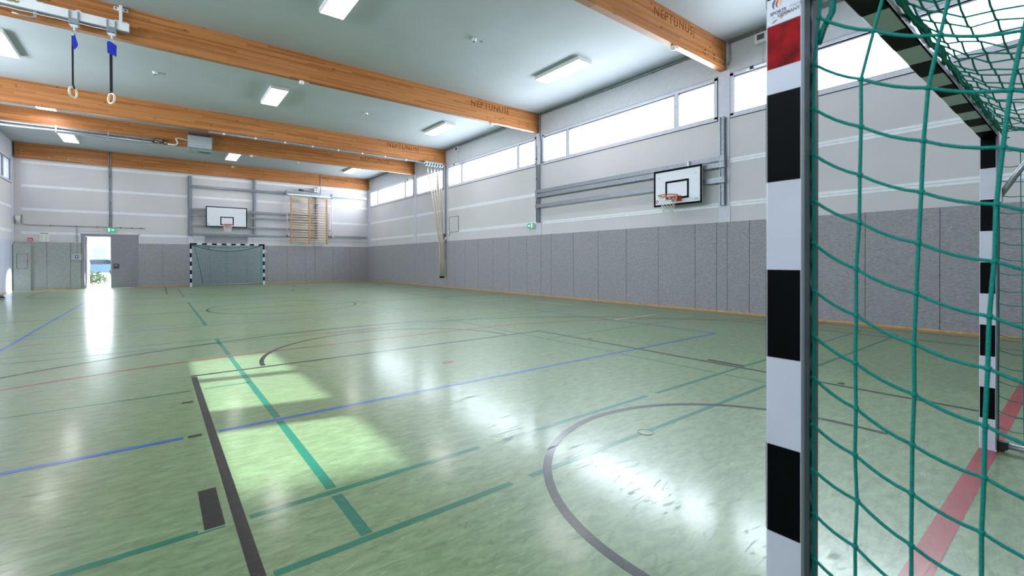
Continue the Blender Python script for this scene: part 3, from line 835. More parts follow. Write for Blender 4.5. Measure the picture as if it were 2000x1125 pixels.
# galvanised wall frames behind them
t = thing('wall_mounting_frame', 'galvanised frame of three long horizontal rails on the right wall behind the backboard', 'mounting frame', (10.3, 8.5, 0))
for z0, z1 in ((3.485, 3.60), (3.34, 3.455), (2.99, 3.11)):
    b = MB(); b.box((10.20, 5.28, z0), (10.26, 11.74, z1), M['galv'], .01); b.box((10.195, 5.24, z0 - .01), (10.27, 5.36, z1 + .012), M['galv']); b.box((10.195, 11.68, z0 - .01), (10.27, 11.8, z1 + .012), M['galv'])
    b.build('rail', parent=t, loc=(10.3, 8.5, 0)).location = (0, 0, 0)
for y0, y1, z0, z1 in ((5.275, 5.365, 2.47, 4.50), (11.70, 11.77, 2.5, 4.47)):
    b = MB(); b.box((10.27, y0, z0), (10.365, y1, z1), M['galv']); b.box((10.25, y0 - .004, z0), (10.28, y0 + .014, z1), M['galv']); b.box((10.25, y1 - .014, z0), (10.28, y1 + .004, z1), M['galv'])
    b.build('upright', parent=t, loc=(10.3, 8.5, 0)).location = (0, 0, 0)

fo = (4.3, 27.7, 0)
t = thing('wall_mounting_frame', 'galvanised frame of posts and rails on the far wall behind the wide backboard', 'mounting frame', fo)
def fpart(name, fn, par=None):
    b = MB(); fn(b); return b.build(name, parent=par or t, loc=fo if (par is None or par == t) else None)
def fixl(o): o.location = (0, 0, 0); return o
for x0, x1, z0, z1 in ((1.28, 1.39, 2.50, 5.45), (4.1, 4.2, 2.52, 5.64), (7.27, 7.37, 2.47, 5.45)):
    fixl(fpart('upright', lambda q: (q.box((x0, 27.66, z0), (x1, 27.81, z1), M['galv']), q.box((x0 - .06, 27.78, z0), (x0 - .015, 27.815, z1), M['pier']), q.box((x1 + .015, 27.78, z0), (x1 + .06, 27.815, z1), M['pier']))))
for x in (1.335, 7.32): fixl(fpart('base_cover', lambda q: q.box((x - .12, 27.76, 2.06), (x + .12, 27.815, 2.49), M['pier'])))
for z0, z1, x1 in ((4.89, 5.01, 5.66), (3.745, 3.855, 7.3), (3.44, 3.54, 7.3), (2.94, 3.03, 7.3), (2.52, 2.62, 7.3)):
    fixl(fpart('rail', lambda q: q.box((1.36, 27.6, z0), (x1, 27.67, z1), M['galv'], .01)))
for x0, x1, z0, z1 in ((7.4, 10.2, 4.96, 5.07), (7.95, 10.2, 2.57, 2.68)):
    fixl(fpart('rail', lambda q: q.box((x0, 27.6, z0), (x1, 27.7, z1), M['galv'] if z0 < 3 else M['alu'], .01)))

# ================================================================== WALL BARS
wo = (6.84, 27.45, 2.15)
t = thing('wall_bars', 'wooden wall bars with two bays of rungs hung high on the far wall', 'wall bars', wo)
for x in (5.90, 6.84, 7.79): one('upright', lambda q: q.box((x - .033, 27.39, 2.15), (x + .033, 27.49, 4.76), M['barwood'], .008), parent=t, loc=wo).location = (0, 0, 0)
RZ = [4.66, 4.57, 4.48] + [4.11 - .139 * k for k in range(14)]
for z in RZ:
    for x0, x1 in ((5.90, 6.84), (6.84, 7.79)):
        one('rung', lambda q: q.tube([(x0, 27.435, z), (x1, 27.435, z)], [.023, .023], M['rungwood'], 8), parent=t, loc=wo).location = (0, 0, 0)
wo = (6.9, 27.55, 4.9)
t = thing('lifting_frame', 'pale steel lifting frame with motor around the wall bars', 'lifting frame', wo)
def lp(name, fn): b = MB(); fn(b); o = b.build(name, parent=t, loc=wo); o.location = (0, 0, 0)
lp('cross_beam', lambda q: (q.box((5.64, 27.5, 4.86), (8.17, 27.6, 4.95), M['white'], .01), q.box((5.70, 27.5, 4.96), (7.5, 27.62, 5.08), M['galv'], .01), q.box((5.64, 27.48, 4.84), (5.74, 27.62, 5.12), M['steel']), q.box((8.07, 27.48, 4.84), (8.17, 27.62, 5.1), M['steel'])))
for x in (5.71, 8.11): lp('guide_tube', lambda q: q.tube([(x, 27.55, 2.6), (x, 27.55, 4.9)], .025, M['white'], 8))
for x in (5.73, 8.09): lp('guide_foot', lambda q: (q.box((x - .07, 27.5, 2.56), (x + .07, 27.62, 2.64), M['metal_d']), q.tube([(x + .05, 27.5, 2.56), (x + .05, 27.5, 2.66)], .03, M['white'], 8)))
lp('motor', lambda q: (q.tube([(6.32, 27.55, 5.2), (6.6, 27.55, 5.19)], .06, M['metal_d'], 10), q.tube([(6.6, 27.55, 5.17), (7.45, 27.55, 5.12)], .02, M['steel'], 8), q.box((7.15, 27.54, 5.13), (7.36, 27.62, 5.36), M['white']), q.box((7.23, 27.535, 5.2), (7.28, 27.545, 5.32), M['metal_d'])))
lp('control_conduit', lambda q: q.tube([(7.50, 27.6, 5.1), (7.50, 27.6, 6.15)], .02, M['steel'], 8))
lp('control_panel', lambda q: (q.box((7.94, 27.7, 2.7), (8.06, 27.78, 4.0), M['pier']), q.box((8.0, 27.68, 2.95), (8.05, 27.7, 3.0), M['black'])))

# ================================================================== CLIMBING POLES at the third beam
t = thing('pole_carriage', 'grey trolley with hooks under the third beam end, carrying the climbing poles', 'trolley', (9.75, 18.1, 5.5))
b = MB(); b.box((9.25, 18.02, 5.49), (10.15, 18.14, 5.56), M['alu'], .008)
for x in [9.34 + .13 * k for k in range(7)]: b.box((x - .03, 18.0, 5.38), (x + .03, 18.14, 5.5), M['alu'], .006)
b.build('trolley_frame', parent=t, loc=(9.75, 18.1, 5.5)).location = (0, 0, 0)
PO = ['leftmost climbing pole of the bundle under the third beam, leaning most', 'second climbing pole from the left of the bundle, leaning', 'middle climbing pole of the bundle hanging by the right wall', 'fourth climbing pole from the left of the bundle', 'rightmost climbing pole of the bundle, nearest the white pier']
tops = [9.40, 9.58, 9.74, 9.90, 10.04]
for k, x in enumerate(tops):
    xb = 9.99 + .052 * k; yb = 18.06 + .03 * ((k * 2) % 3)
    p = thing('climbing_pole', PO[k], 'climbing pole', (xb, yb, .45), 0, 'bundle of climbing poles')
    def q1(q): q.tube([(xb, yb, .5), (xb, yb, 1.2), (xb - .02 * (4 - k) / 4, yb, 1.9), (xb + (x - xb) * .33, yb, 2.9), (xb + (x - xb) * .68, yb + (18.07 - yb) * .7, 4.2), (x, 18.07, 5.12)], 0.025, M['polewood'], 8)
    b = MB(); q1(b); b.build('pole', parent=p, loc=(xb, yb, .45)).location = (0, 0, 0)
    b = MB(); b.lathe([(.018, -.0), (.032, .01), (.032, .06), (.022, .09)], (xb, yb, .43), M['rubber'], 10); b.build('rubber_foot', parent=p, loc=(xb, yb, .45)).location = (0, 0, 0)
    b = MB(); b.tube([(x, 18.07, 5.12), (x, 18.07, 5.4)], .012, M['alu'], 8); b.lathe([(.026, 0), (.026, .1), (.016, .14)], (x, 18.07, 5.08), M['white'], 8); b.build('swivel', parent=p, loc=(xb, yb, .45)).location = (0, 0, 0)
t = thing('pole_catch', 'small grey catch bracket on the pier beside the climbing poles', 'bracket', (10.33, 18.22, 2.2))
def pc(name, fn): b = MB(); fn(b); o = b.build(name, parent=t, loc=(10.33, 18.22, 2.2)); o.location = (0, 0, 0)
pc('plate', lambda q: (q.box((10.27, 18.12, 2.02), (10.35, 18.28, 2.1), M['alu'], .004), q.box((10.26, 18.15, 2.18), (10.35, 18.26, 2.42), M['metal_d'], .006)))
pc('lock', lambda q: (q.box((10.25, 18.06, 2.16), (10.34, 18.12, 2.28), M['white'], .006), q.tube([(10.32, 18.2, 2.02), (10.325, 18.2, 1.3)], .008, M['alu'], 6)))

# ================================================================== RINGS on the second beam
ro = (-2.3, 11.58, 5.74)
t = thing('ring_rail', 'long white steel rail bolted to the second beam, carrying both rings', 'rail', ro)
def rp(name, fn, par=None):
    b = MB(); fn(b); o = b.build(name, parent=par or t, loc=ro); o.location = (0, 0, 0); return o
rp('rail', lambda q: (q.box((-4.3, 11.55, 5.665), (-.39, 11.62, 5.825), M['white'], .004), q.box((-4.3, 11.545, 5.65), (-.39, 11.625, 5.664), M['steel'])))
for x in (-.52, -1.69, -2.9, -4.0):
    rp('bracket', lambda q: (q.box((x - .025, 11.66, 5.8), (x + .025, 11.76, 6.19), M['white'], .004), q.box((x - .11, 11.745, 6.11), (x + .11, 11.762, 6.18), M['white'], .02), q.box((x - .11, 11.735, 5.83), (x + .11, 11.762, 5.92), M['white'], .02), q.box((x - .03, 11.61, 5.78), (x + .03, 11.7, 5.84), M['white']),
                             [q.lathe([(.016, -.02), (.016, 0), (.01, .002)], (x + sx, 11.752, z), M['metal_d'], 8, 'y') for sx in (-.075, .075) for z in (6.145, 5.88)]))
rp('pull_rope', lambda q: q.tube([(-4.3 + .05 * k, 11.54, 5.602 + .003 * math.sin(k)) for k in range(73)], .008, M['whiterope'], 6))
rp('pulley', lambda q: (q.lathe([(.05, -.02), (.055, 0), (.05, .02), (.02, .025)], (-1.12, 11.73, 5.87), M['white'], 14, 'y')))
rp('rope_clip', lambda q: (q.box((-1.69, 11.56, 5.55), (-1.65, 11.6, 5.66), M['alu']), q.tube([(-1.67, 11.57, 5.56), (-1.72, 11.57, 5.535), (-1.85, 11.57, 5.53), (-1.95, 11.57, 5.55)], .012, M['alu'], 6), q.tube([(-1.95, 11.57, 5.55), (-2.1, 11.57, 5.57)], .006, M['dark'], 6)))
b = MB(); me = text_mesh('Kübler', .085, .0005, 'CENTER', .001)
add_mesh(b, me, M['ink'], Matrix.Translation((-1.97, 11.547, 5.745))); add_mesh(b, me, M['yellow'], Matrix.Translation((-1.963, 11.5485, 5.738)))
b.build('lettering', parent=t, loc=ro).location = (0, 0, 0)
for x in (-1.17, -.65):
    tr = rp('trolley', lambda q: (q.box((x - .055, 11.53, 5.575), (x + .055, 11.64, 5.68), M['steel'], .006), q.box((x - .07, 11.53, 5.56), (x - .05, 11.64, 5.81), M['steel']), q.box((x + .05, 11.53, 5.56), (x + .07, 11.64, 5.81), M['steel']), q.box((x - .05, 11.54, 5.54), (x + .05, 11.63, 5.565), M['white'])))
RL = ['left gymnastic ring of the pair, black strap, below the edge-on blue bag', 'right gymnastic ring of the pair, black strap, below the square blue bag']
BL = ['blue cloth weight bag seen edge-on, hanging above the left gymnastic ring', 'flat square blue cloth weight bag hanging above the right gymnastic ring']
for k, (x, xs) in enumerate(((-1.17, -1.19), (-.65, -.66))):
    g = thing('gymnastic_ring', RL[k], 'gymnastic ring', (x, 11.58, 4.33), 0, 'gymnastic rings')
    L = (x, 11.58, 4.33)
    def gp(name, fn): b = MB(); fn(b); o = b.build(name, parent=g, loc=L); o.location = (0, 0, 0); return o
    ca, sa = (math.cos(math.radians(63)), math.sin(math.radians(63))) if k == 0 else (math.cos(math.radians(-58)), math.sin(math.radians(-58)))
    xc = xs
    gp('ring', lambda q: q.tube([(xc + .095 * math.cos(2 * PI * j / 32) * ca, 11.58 + .095 * math.cos(2 * PI * j / 32) * sa, 4.33 + .095 * math.sin(2 * PI * j / 32)) for j in range(32)], .0165, M['ringwood'], 10, True))
    gp('strap', lambda q: (q.box((xs - (.014 if k == 0 else .022), 11.565, 4.42), (xs + (.014 if k == 0 else .022), 11.57, 5.36), M['dark']), q.tube([(xs, 11.54, 4.47), (xs + .02, 11.56, 4.40), (xs, 11.60, 4.47)], .014, M['dark'], 6)))
    gp('carabiner', lambda q: (q.tube([(x + .028 * math.cos(2 * PI * j / 16), 11.58, 5.43 + .05 * math.sin(2 * PI * j / 16)) for j in range(16)], .006, M['alu'], 6, True), q.box((x - .012, 11.57, 5.47), (x + .012, 11.59, 5.55), M['white'])))
    b = MB()
    if k == 0: b.prism([(x + .01, 5.40), (x + .055, 5.22), (x + .045, 5.17), (x + .005, 5.11), (x - .03, 5.20), (x - .028, 5.30)], 1, 11.545, 11.562, M['blue'])
    else: b.prism([(x - .065, 5.375), (x - .04, 5.40), (x + .01, 5.385), (x + .075, 5.34), (x + .07, 5.13), (x + .04, 5.15), (x - .06, 5.18)], 1, 11.535, 11.56, M['blue'])
    b.build('weight_bag', label=BL[k], cat='weight bag', group='blue weight bags')

# ================================================================== LUMINAIRES
LUM = [(2.80, 8.66, 'flat white ceiling light in the middle row, nearest bay, at the top edge'),
       (2.82, 15.22, 'flat white ceiling light in the middle row between the second and third beams'),
       (8.39, 8.62, 'long white ceiling light in the right row, above the narrower backboard'),
       (8.43, 15.22, 'flat white ceiling light in the right row between the second and third beams'),
       (2.88, 25.15, 'flat white ceiling light in front of the last beam, above the wide backboard'),
       (8.47, 25.1, 'flat white ceiling light in the far right corner above the wall bars'),
       (-2.73, 25.2, 'flat white ceiling light in the far left corner above the open door'),
       (-2.76, 20.1, 'flat white ceiling light mostly hidden behind the third beam on the left'),
       (-2.80, 15.22, 'flat white ceiling light at the left picture edge below the rings')]
lum0 = None
for x, y, lab in LUM:
    if lum0 is None:
        lum0 = thing('ceiling_light', lab, 'ceiling light', (x, y, 6.12), 0, 'flat ceiling lights')
        b = MB(); w, l = .24, .81
        b.box((-w, -l, .012), (w, l, .09), M['white'], .004)
        for a, c in (((-w, -l), (w, -l + .018)), ((-w, l - .018), (w, l)), ((-w, -l), (-w + .018, l)), ((w - .018, -l), (w, l))): b.box((a[0], a[1], 0), (c[0], c[1], .02), M['white'])
        b.build('housing', parent=lum0)
        one('diffuser', lambda q: q.box((-w + .018, -l + .018, .004), (w - .018, l - .018, .011), M['lamp']), parent=lum0)
    else:
        c = copy_tree(lum0); c.location = (x, y, 6.12); c['label'] = lab

# ================================================================== DETECTORS
DET = [(0.0, 15.29, 'white smoke detector on the ceiling right of the gymnastic rings'), (5.68, 8.66, 'white smoke detector on the ceiling left of the largest ceiling light'),
       (5.63, 15.23, 'white smoke detector right of the light between the second and third beams'), (1.39, 24.19, 'white smoke detector on the ceiling below the grey tubes and left of the heater box'), (5.69, 25.0, 'white smoke detector on the ceiling between the two far lights')]
d0 = None
for x, y, lab in DET:
    if d0 is None:
        d0 = thing('smoke_detector', lab, 'smoke detector', (x, y, ZC), 0, 'ceiling smoke detectors')
        one('base', lambda q: q.lathe([(.06, -.0), (.06, -.02), (.05, -.022)], (0, 0, 0), M['white'], 16), parent=d0)
        one('sensor_head', lambda q: (q.lathe([(.048, -.022), (.048, -.04), (.04, -.055), (.02, -.06)], (0, 0, 0), M['white'], 16), q.lathe([(.03, -.057), (.028, -.066), (.01, -.068)], (0, 0, 0), M['metal_d'], 12)), parent=d0)
        one('cable_outlet', lambda q: q.lathe([(.018, 0), (.016, -.008)], (.2, 0, 0), M['black'], 8), parent=d0)
    else:
        c = copy_tree(d0); c.location = (x, y, ZC); c['label'] = lab
MOT = [(8.33, 5.33, BEAM_BOT, 'white motion sensor under the nearest beam, right of its lettering'), (8.40, 11.83, BEAM_BOT, 'white motion sensor under the second beam near its right end'),
       (2.79, 11.83, BEAM_BOT, 'white motion sensor under the second beam above the middle ceiling light'), (3.10, 21.40, BEAM_BOT, 'white motion sensor under the fourth beam beside the far middle light'), (3.13, 27.56, 6.13, 'white motion sensor at the face of the last beam above the wide backboard')]
d0 = None
for x, y, z, lab in MOT:
    if d0 is None:
        d0 = thing('motion_sensor', lab, 'motion sensor', (x, y, z), 0, 'white motion sensors')
        one('mount', lambda q: q.box((-.05, -.04, -.035), (.05, .04, 0), M['white'], .01), parent=d0)
        one('lens', lambda q: q.lathe([(.055, -.034), (.055, -.05), (.045, -.075), (.02, -.085)], (0, 0, 0), M['white'], 16), parent=d0)
        one('lead', lambda q: q.tube([(.05, 0, -.012), (.16, 0, -.008)], .008, M['white'], 6), parent=d0)
    else:
        c = copy_tree(d0); c.location = (x, y, z); c['label'] = lab

# ================================================================== HEATER BOX and tubes on the fourth beam
ho = (1.33, 21.1, 5.33)
t = thing('heater_unit', 'light grey heater box with dark louvre hanging on the fourth beam', 'heater', ho)
def hp(name, fn): b = MB(); fn(b); o = b.build(name, parent=t, loc=ho); o.location = (0, 0, 0)
hp('casing', lambda q: (q.box((.96, 20.93, 5.50), (1.71, 21.3, 5.95), M['casing'], .008), q.box((.955, 20.925, 5.575), (1.715, 21.0, 5.581), M['inkgrey'])))
hp('louvre', lambda q: (q.prism([(20.95, 5.50), (21.30, 5.50), (21.30, 5.36), (21.02, 5.335), (20.95, 5.41)], 0, .95, 1.70, M['louvre']), q.box((.96, 20.94, 5.485), (1.70, 20.97, 5.505), M['black'])))
hp('grille', lambda q: [q.box((1.30 + .075 * k, 20.975, 5.352), (1.345 + .075 * k, 21.06, 5.40), M['black']) for k in range(5)])
hp('hanger', lambda q: (q.box((.99, 21.0, 5.95), (1.66, 21.33, 6.06), M['metal_d']), q.box((1.71, 21.1, 5.80), (1.78, 21.14, 6.02), M['steel']), q.box((1.71, 21.1, 5.78), (1.79, 21.2, 5.81), M['steel'])))
hp('hose', lambda q: (q.tube([(.95, 21.2, 5.80), (.80, 21.2, 5.815), (.66, 21.2, 5.835), (.60, 21.2, 5.81), (.63, 21.2, 5.72), (.66, 21.2, 5.64), (.60, 21.2, 5.57), (.5, 21.2, 5.56), (.36, 21.22, 5.575)], .024, M['hose'], 8)))
t = thing('tube_pair', 'two parallel grey tubes clamped along the face of the fourth beam left of the heater', 'tubes', (-2, 21.27, 5.6))
def tp(name, fn): b = MB(); fn(b); o = b.build(name, parent=t, loc=(-2, 21.27, 5.6)); o.location = (0, 0, 0)
tp('tube', lambda q: q.tube([(-4.6, 21.25, 5.675), (.2, 21.25, 5.675)], .042, M['steel'], 10))
tp('tube', lambda q: q.tube([(-4.6, 21.23, 5.56), (-.1, 21.23, 5.56)], .048, M['alu'], 10))
for x in (-.02, .26): tp('clamp', lambda q: (q.box((x - .015, 21.2, 5.52), (x + .015, 21.33, 5.74), M['metal_d']), q.tube([(x, 21.2, 5.6), (x + .14, 21.2, 5.585)], .014, M['alu'], 6), q.tube([(x + .05, 21.22, 5.62), (x + .32, 21.22, 5.56)], .010, M['metal_d'], 6)))
for x in (-3.9, -2.6, -1.3): tp('clamp', lambda q: q.box((x - .02, 21.2, 5.5), (x + .02, 21.33, 5.73), M['alu']))
t = thing('trolley_track', 'slim pale track behind the lower edge of the third beam, running to the poles', 'track', (5.3, 18.26, 5.539))
one('track', lambda q: q.box((-3.9, -.03, -.03), (4.6, .03, .03), M['steel'], .006), parent=t)
for k in range(9): one('clip', lambda q: q.box((-3.5 + k * .95, -.04, -.036), (-3.44 + k * .95, .04, .03), M['white']), parent=t)

# ================================================================== SMALL FITTINGS on the walls
def exit_sign(label, loc, rz, w, h):
    t = thing('exit_sign', label, 'exit sign', loc, rz, 'emergency exit signs')
    one('housing', lambda q: q.box((-w / 2, -.03, -h / 2), (w / 2, .04, h / 2), M['white'], .006), parent=t)
    b = MB(); b.box((-w / 2 + .008, -.034, -h / 2 + .008), (w / 2 - .008, -.03, h / 2 - .008), M['exitgreen']); y = -.0355
    return t, b, y
def mir(pts, s): return [(p * s, q) for p, q in pts]
for lab, loc, rz, w, h, s in (('green exit sign with pictogram and arrow above the open door', (-1.62, 27.72, 2.655), 0, .34, .19, 1),
                              ('green exit sign on the right wall below the left end of the mounting frame', (10.27, 12.12, 2.415), -PI / 2, .30, .18, -1)):
    t, b, y = exit_sign(lab, loc, rz, w, h)
    b.prism(mir([(-.11, -.07), (-.045, -.07), (-.045, .07), (-.11, .07)], s), 1, y, y + .003, M['exitwhite'])          # door
    b.prism(mir([(-.075, .03), (-.06, .03), (-.06, .045), (-.075, .045)], s), 1, y - .001, y, M['exitgreen'])           # figure: head, body, legs
    b.prism(mir([(-.09, .02), (-.06, .022), (-.068, -.02), (-.052, -.055), (-.062, -.058), (-.08, -.02), (-.1, -.04), (-.104, -.032), (-.085, -.01)], s), 1, y - .001, y, M['exitgreen'])
    b.prism(mir([(.0, .018), (.05, .018), (.05, .05), (.12, 0), (.05, -.05), (.05, -.018), (.0, -.018)], s), 1, y, y + .003, M['exitwhite'])
    b.build('pictogram', parent=t)
t = thing('fire_extinguisher_sign', 'small red sign with white extinguisher symbol left of the notice', 'sign', (-4.21, 27.79, 2.155))
one('plate', lambda q: q.box((-.07, -.006, -.065), (.07, 0, .065), M['signred']), parent=t)
one('pictogram', lambda q: (q.box((-.05, -.008, -.045), (-.02, -.006, .02), M['paper']), q.box((-.045, -.008, .02), (-.025, -.006, .04), M['paper']), q.prism([(.0, -.045), (.03, -.05), (.05, -.02), (.04, .0), (.045, .03), (.02, .005), (.005, .02)], 1, -.008, -.006, M['paper'])), parent=t)
t = thing('notice', 'white paper notice with a dark green heading on the far wall', 'notice', (-3.795, 27.79, 2.27))
one('sheet', lambda q: q.box((-.145, -.006, -.19), (.145, 0, .19), M['paper']), parent=t)
def ntc(q):
    q.box((-.13, -.008, .15), (.135, -.006, .175), M['inkgreen'])
    for k in range(11): q.box((-.12, -.008, .11 - k * .026), (-.01 - .02 * (k % 3), -.006, .118 - k * .026), M['inkgrey']); q.box((.02, -.008, .11 - k * .026), (.12 - .02 * (k % 2), -.006, .118 - k * .026), M['inkgrey'])
one('printing', ntc, parent=t)
t = thing('wall_switch', 'grey cover plate with a small blue switch left of the open door', 'switch', (-2.78, 27.76, 1.425))
one('cover', lambda q: (q.box((-.17, -.02, -.145), (.17, .02, .145), M['casing'], .004), q.box((-.175, -.012, -.15), (.175, .02, -.145), M['alu']), q.box((.17, -.014, -.15), (.175, .02, .15), M['alu'])), parent=t)
one('switch_plate', lambda q: (q.box((-.05, -.03, -.06), (.05, -.02, .06), M['bluebox'], .004), q.box((-.022, -.034, -.025), (.022, -.03, .03), M['paper'])), parent=t)
one('cable_duct', lambda q: q.box((-.14, -.012, .15), (.02, .02, .62), M['felt_daylit'], .004), parent=t)

def conduit(label, cat_loc, runs, r, clamps=()):
    t = thing('conduit', label, 'conduit', cat_loc)
    for pts in runs: b = MB(); b.tube(pts, r, M['steel'], 8); o = b.build('pipe', parent=t, loc=cat_loc); o.location = (0, 0, 0)
    for c in clamps: b = MB(); b.box([q - .022 for q in c], [q + .022 for q in c], M['metal_d']); o = b.build('clamp', parent=t, loc=cat_loc); o.location = (0, 0, 0)
conduit('pair of grey conduits running from the beam down to the exit sign over the door', (-1.65, 27.75, 4.5), [[(-1.685, 27.77, 2.8), (-1.685, 27.77, 5.56)], [(-1.62, 27.77, 2.8), (-1.62, 27.77, 5.56)], [(-1.685, 27.58, 5.5), (-1.685, 27.58, 6.2)], [(-1.62, 27.58, 5.5), (-1.62, 27.58, 6.2)]], .018, [(-1.65, 27.78, z) for z in (3.3, 3.9, 4.5, 5.1)])
conduit('thin grey conduit running level along the far wall above the door', (-2.4, 27.78, 2.78), [[(-4.45, 27.78, 3.2), (-4.45, 27.78, 2.85), (-4.38, 27.78, 2.785), (-.42, 27.78, 2.775)], [(-2.775, 27.78, 2.72), (-2.775, 27.78, 2.08)]], .014, [(x, 27.785, 2.78) for x in (-3.6, -2.78, -2.1, -1.3, -.9, -.55)])
conduit('grey conduit along the ceiling edge above the right windows', (10.3, 13, 6.17), [[(10.32, a, 6.165), (10.32, c, 6.165)] for a, c in ((-1.0, 5.2), (5.46, 11.7), (11.95, 18.1), (18.36, 21.27), (21.5, 27.5))] + [[(10.32, 5.2, 6.16), (10.32, 5.17, 6.1), (10.32, 5.17, 5.75), (10.33, 5.22, 5.66)], [(10.32, 11.7, 6.16), (10.32, 11.7, 5.5), (10.335, 11.66, 5.2), (10.335, 11.66, 4.5)]], .021, [(10.335, 3.0 + 1.4 * k, 6.165) for k in range(17) if not 4.9 < 3.0 + 1.4 * k < 5.6])
conduit('thin conduit on the white pier at the left end of the mounting frame', (10.34, 11.9, 4), [[(10.335, 11.90, 2.52), (10.335, 11.90, 5.15)]], .014, [(10.345, 11.90, z) for z in (3.2, 4.0, 4.7)])
WB = [((10.32, 4.47, 5.99), 'grey window motor box under the ceiling behind the striped goal post'), ((10.32, 17.08, 6.03), 'white window motor box below the ceiling right of the third beam'), ((10.32, 27.1, 6.0), 'white window motor box below the ceiling in the far right corner')]
w0 = None
for loc, lab in WB:
    if w0 is None:
        w0 = thing('motor_box', lab, 'control box', loc, 0, 'window motor boxes')
        one('box', lambda q: q.box((-.06, -.13, -.1), (.05, .13, .11), M['white'], .012), parent=w0)
        one('display', lambda q: q.box((-.064, -.075, -.045), (-.058, .075, .07), M['metal_d']), parent=w0)
        one('cable', lambda q: (q.tube([(.03, 0, -.1), (.04, 0, -.5)], .010, M['white'], 6), q.tube([(0, .02, .1), (0, .02, .16)], .01, M['white'], 6)), parent=w0)
    else: c = copy_tree(w0); c.location = loc; c['label'] = lab

t = thing('wall_hatch', 'pale square wall hatch outlined in black right of the climbing poles', 'hatch', (10.35, 17.46, 2.81))
one('lid', lambda q: q.box((0, -.375, -.335), (.02, .375, .335), M['panel'], .002), parent=t)
one('edge_strip', lambda q: [q.box((-.006, a[0], a[1]), (.004, c[0], c[1]), M['black']) for a, c in (((-.385, -.345), (-.37, .345)), ((.37, -.52), (.385, .345)), ((-.385, .33), (.385, .345)), ((-.385, -.345), (.385, -.33)))], parent=t)

# felt-clad corner housing at the far left
t = thing('corner_housing', 'grey felt-covered corner housing with a small hatch in the far left corner', 'housing', (-4.4, 27.6, 0))
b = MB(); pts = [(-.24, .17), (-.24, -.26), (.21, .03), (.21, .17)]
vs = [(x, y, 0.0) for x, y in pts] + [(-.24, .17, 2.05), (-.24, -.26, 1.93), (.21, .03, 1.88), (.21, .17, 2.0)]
b.add(vs, [(3, 2, 1, 0), (4, 5, 6, 7), (0, 1, 5, 4), (1, 2, 6, 5), (2, 3, 7, 6), (3, 0, 4, 7)], M['felt_daylit']); b.build('cladding', parent=t)
def onface(u, z, off): # point on the slanted front
    d = Vector((.45, .29, 0)); n = Vector((.29, -.45, 0)).normalized(); p = Vector((-.24, -.26, z)) + d * u + n * off; return p
b = MB()
for u0, z0, u1, z1 in ((.2, .93, .85, .94), (.2, 1.54, .85, 1.55), (.2, .93, .22, 1.55), (.83, .93, .85, 1.55)):
    vs = [onface(u, z, o) for o in (.0005, .004) for u, z in ((u0, z0), (u1, z0), (u1, z1), (u0, z1))]
    b.add(vs, [(0, 1, 2, 3), (4, 7, 6, 5), (0, 4, 5, 1), (1, 5, 6, 2), (2, 6, 7, 3), (3, 7, 4, 0)], M['seam'])
ht = b.build('hatch', parent=t)
p = onface(.84, 1.26, .02)
one('knob', lambda q: q.lathe([(.02, -.02), (.026, 0), (.016, .02)], p, M['orange'], 10, 'y'), parent=ht)
t = thing('switch_box', 'small white switch box on the pier in the far left corner', 'switch box', (-4.56, 27.72, 2.98))
one('box', lambda q: q.box((-.07, -.04, -.02), (.07, .06, .16), M['white'], .008), parent=t)
one('socket', lambda q: (q.box((-.03, -.05, -.16), (.05, .06, -.03), M['white'], .008), q.box((-.01, -.054, -.13), (.03, -.05, -.08), M['inkgrey'])), parent=t)

# floor socket lid and a low dolly at the left edge
t = thing('floor_socket_lid', 'round socket lid set flush in the floor on the green line', 'floor socket', (2.725, 1.968, .0015))
one('lid', lambda q: q.lathe([(.05, -.001), (.05, .0)], (0, 0, 0), M['floor'], 28), parent=t)
one('rim', lambda q: q.tube([(.052 * math.cos(2 * PI * k / 32), .052 * math.sin(2 * PI * k / 32), 0) for k in range(32)], .0014, M['seam'], 6, True), parent=t)
t = thing('floor_dolly', 'small low dark dolly on the floor at the left picture edge', 'dolly', (-4.25, 22.25, 0))
one('deck', lambda q: (q.box((-.36, -.14, .07), (.28, .14, .12), M['steel'], .008), q.box((.1, -.12, .02), (.3, .1, .07), M['metal_d'])), parent=t)
for x in (-.28, .12):
    for y in (-.1, .1): one('wheel', lambda q: q.lathe([(.02, -.02), (.04, -.016), (.04, .016), (.02, .02)], (x, y, .04), M['rubber'], 12, 'y'), parent=t)
one('buffer', lambda q: q.lathe([(.03, .12), (.05, .15), (.05, .19), (.02, .21)], (.08, -.05, 0), M['black'], 10), parent=t)

# ================================================================== OUTSIDE
one('ground', lambda q: q.box((-60, YF + .31, -.12), (60, 120, -.03), M['pave']), kind='structure')
t = thing('apartment_building', 'pale building with bluish windows seen through the open door', 'building', (-8, 78, 0))
one('wall', lambda q: q.box((-16, 0, -.05), (14, 8, 13), M['facade']), parent=t)
for i in range(12):
    for z in (1.0, 4.4, 7.8): one('window', lambda q: q.box((-15.2 + i * 2.4, -.05, z), (-13.9 + i * 2.4, .05, z + 2.0), M['win_out'], .02), parent=t)
co = (-4.15, 53, -.03)
t = thing('parked_car', 'dark blue car parked outside beyond the open door', 'car', co)
b = MB()
prof = [(-2.1, .35), (-2.1, .75), (-1.75, .92), (-1.0, .98), (-.35, 1.42), (.95, 1.44), (1.65, 1.0), (2.05, .9), (2.12, .4), (1.75, .28), (-1.75, .28)]
b.prism(prof, 1, -.82, .82, M['carblue']); b.build('body', parent=t)
one('side_windows', lambda q: q.prism([(-.85, 1.0), (-.32, 1.36), (.9, 1.38), (1.4, 1.02)], 1, -.83, .83, M['carglass']), parent=t)
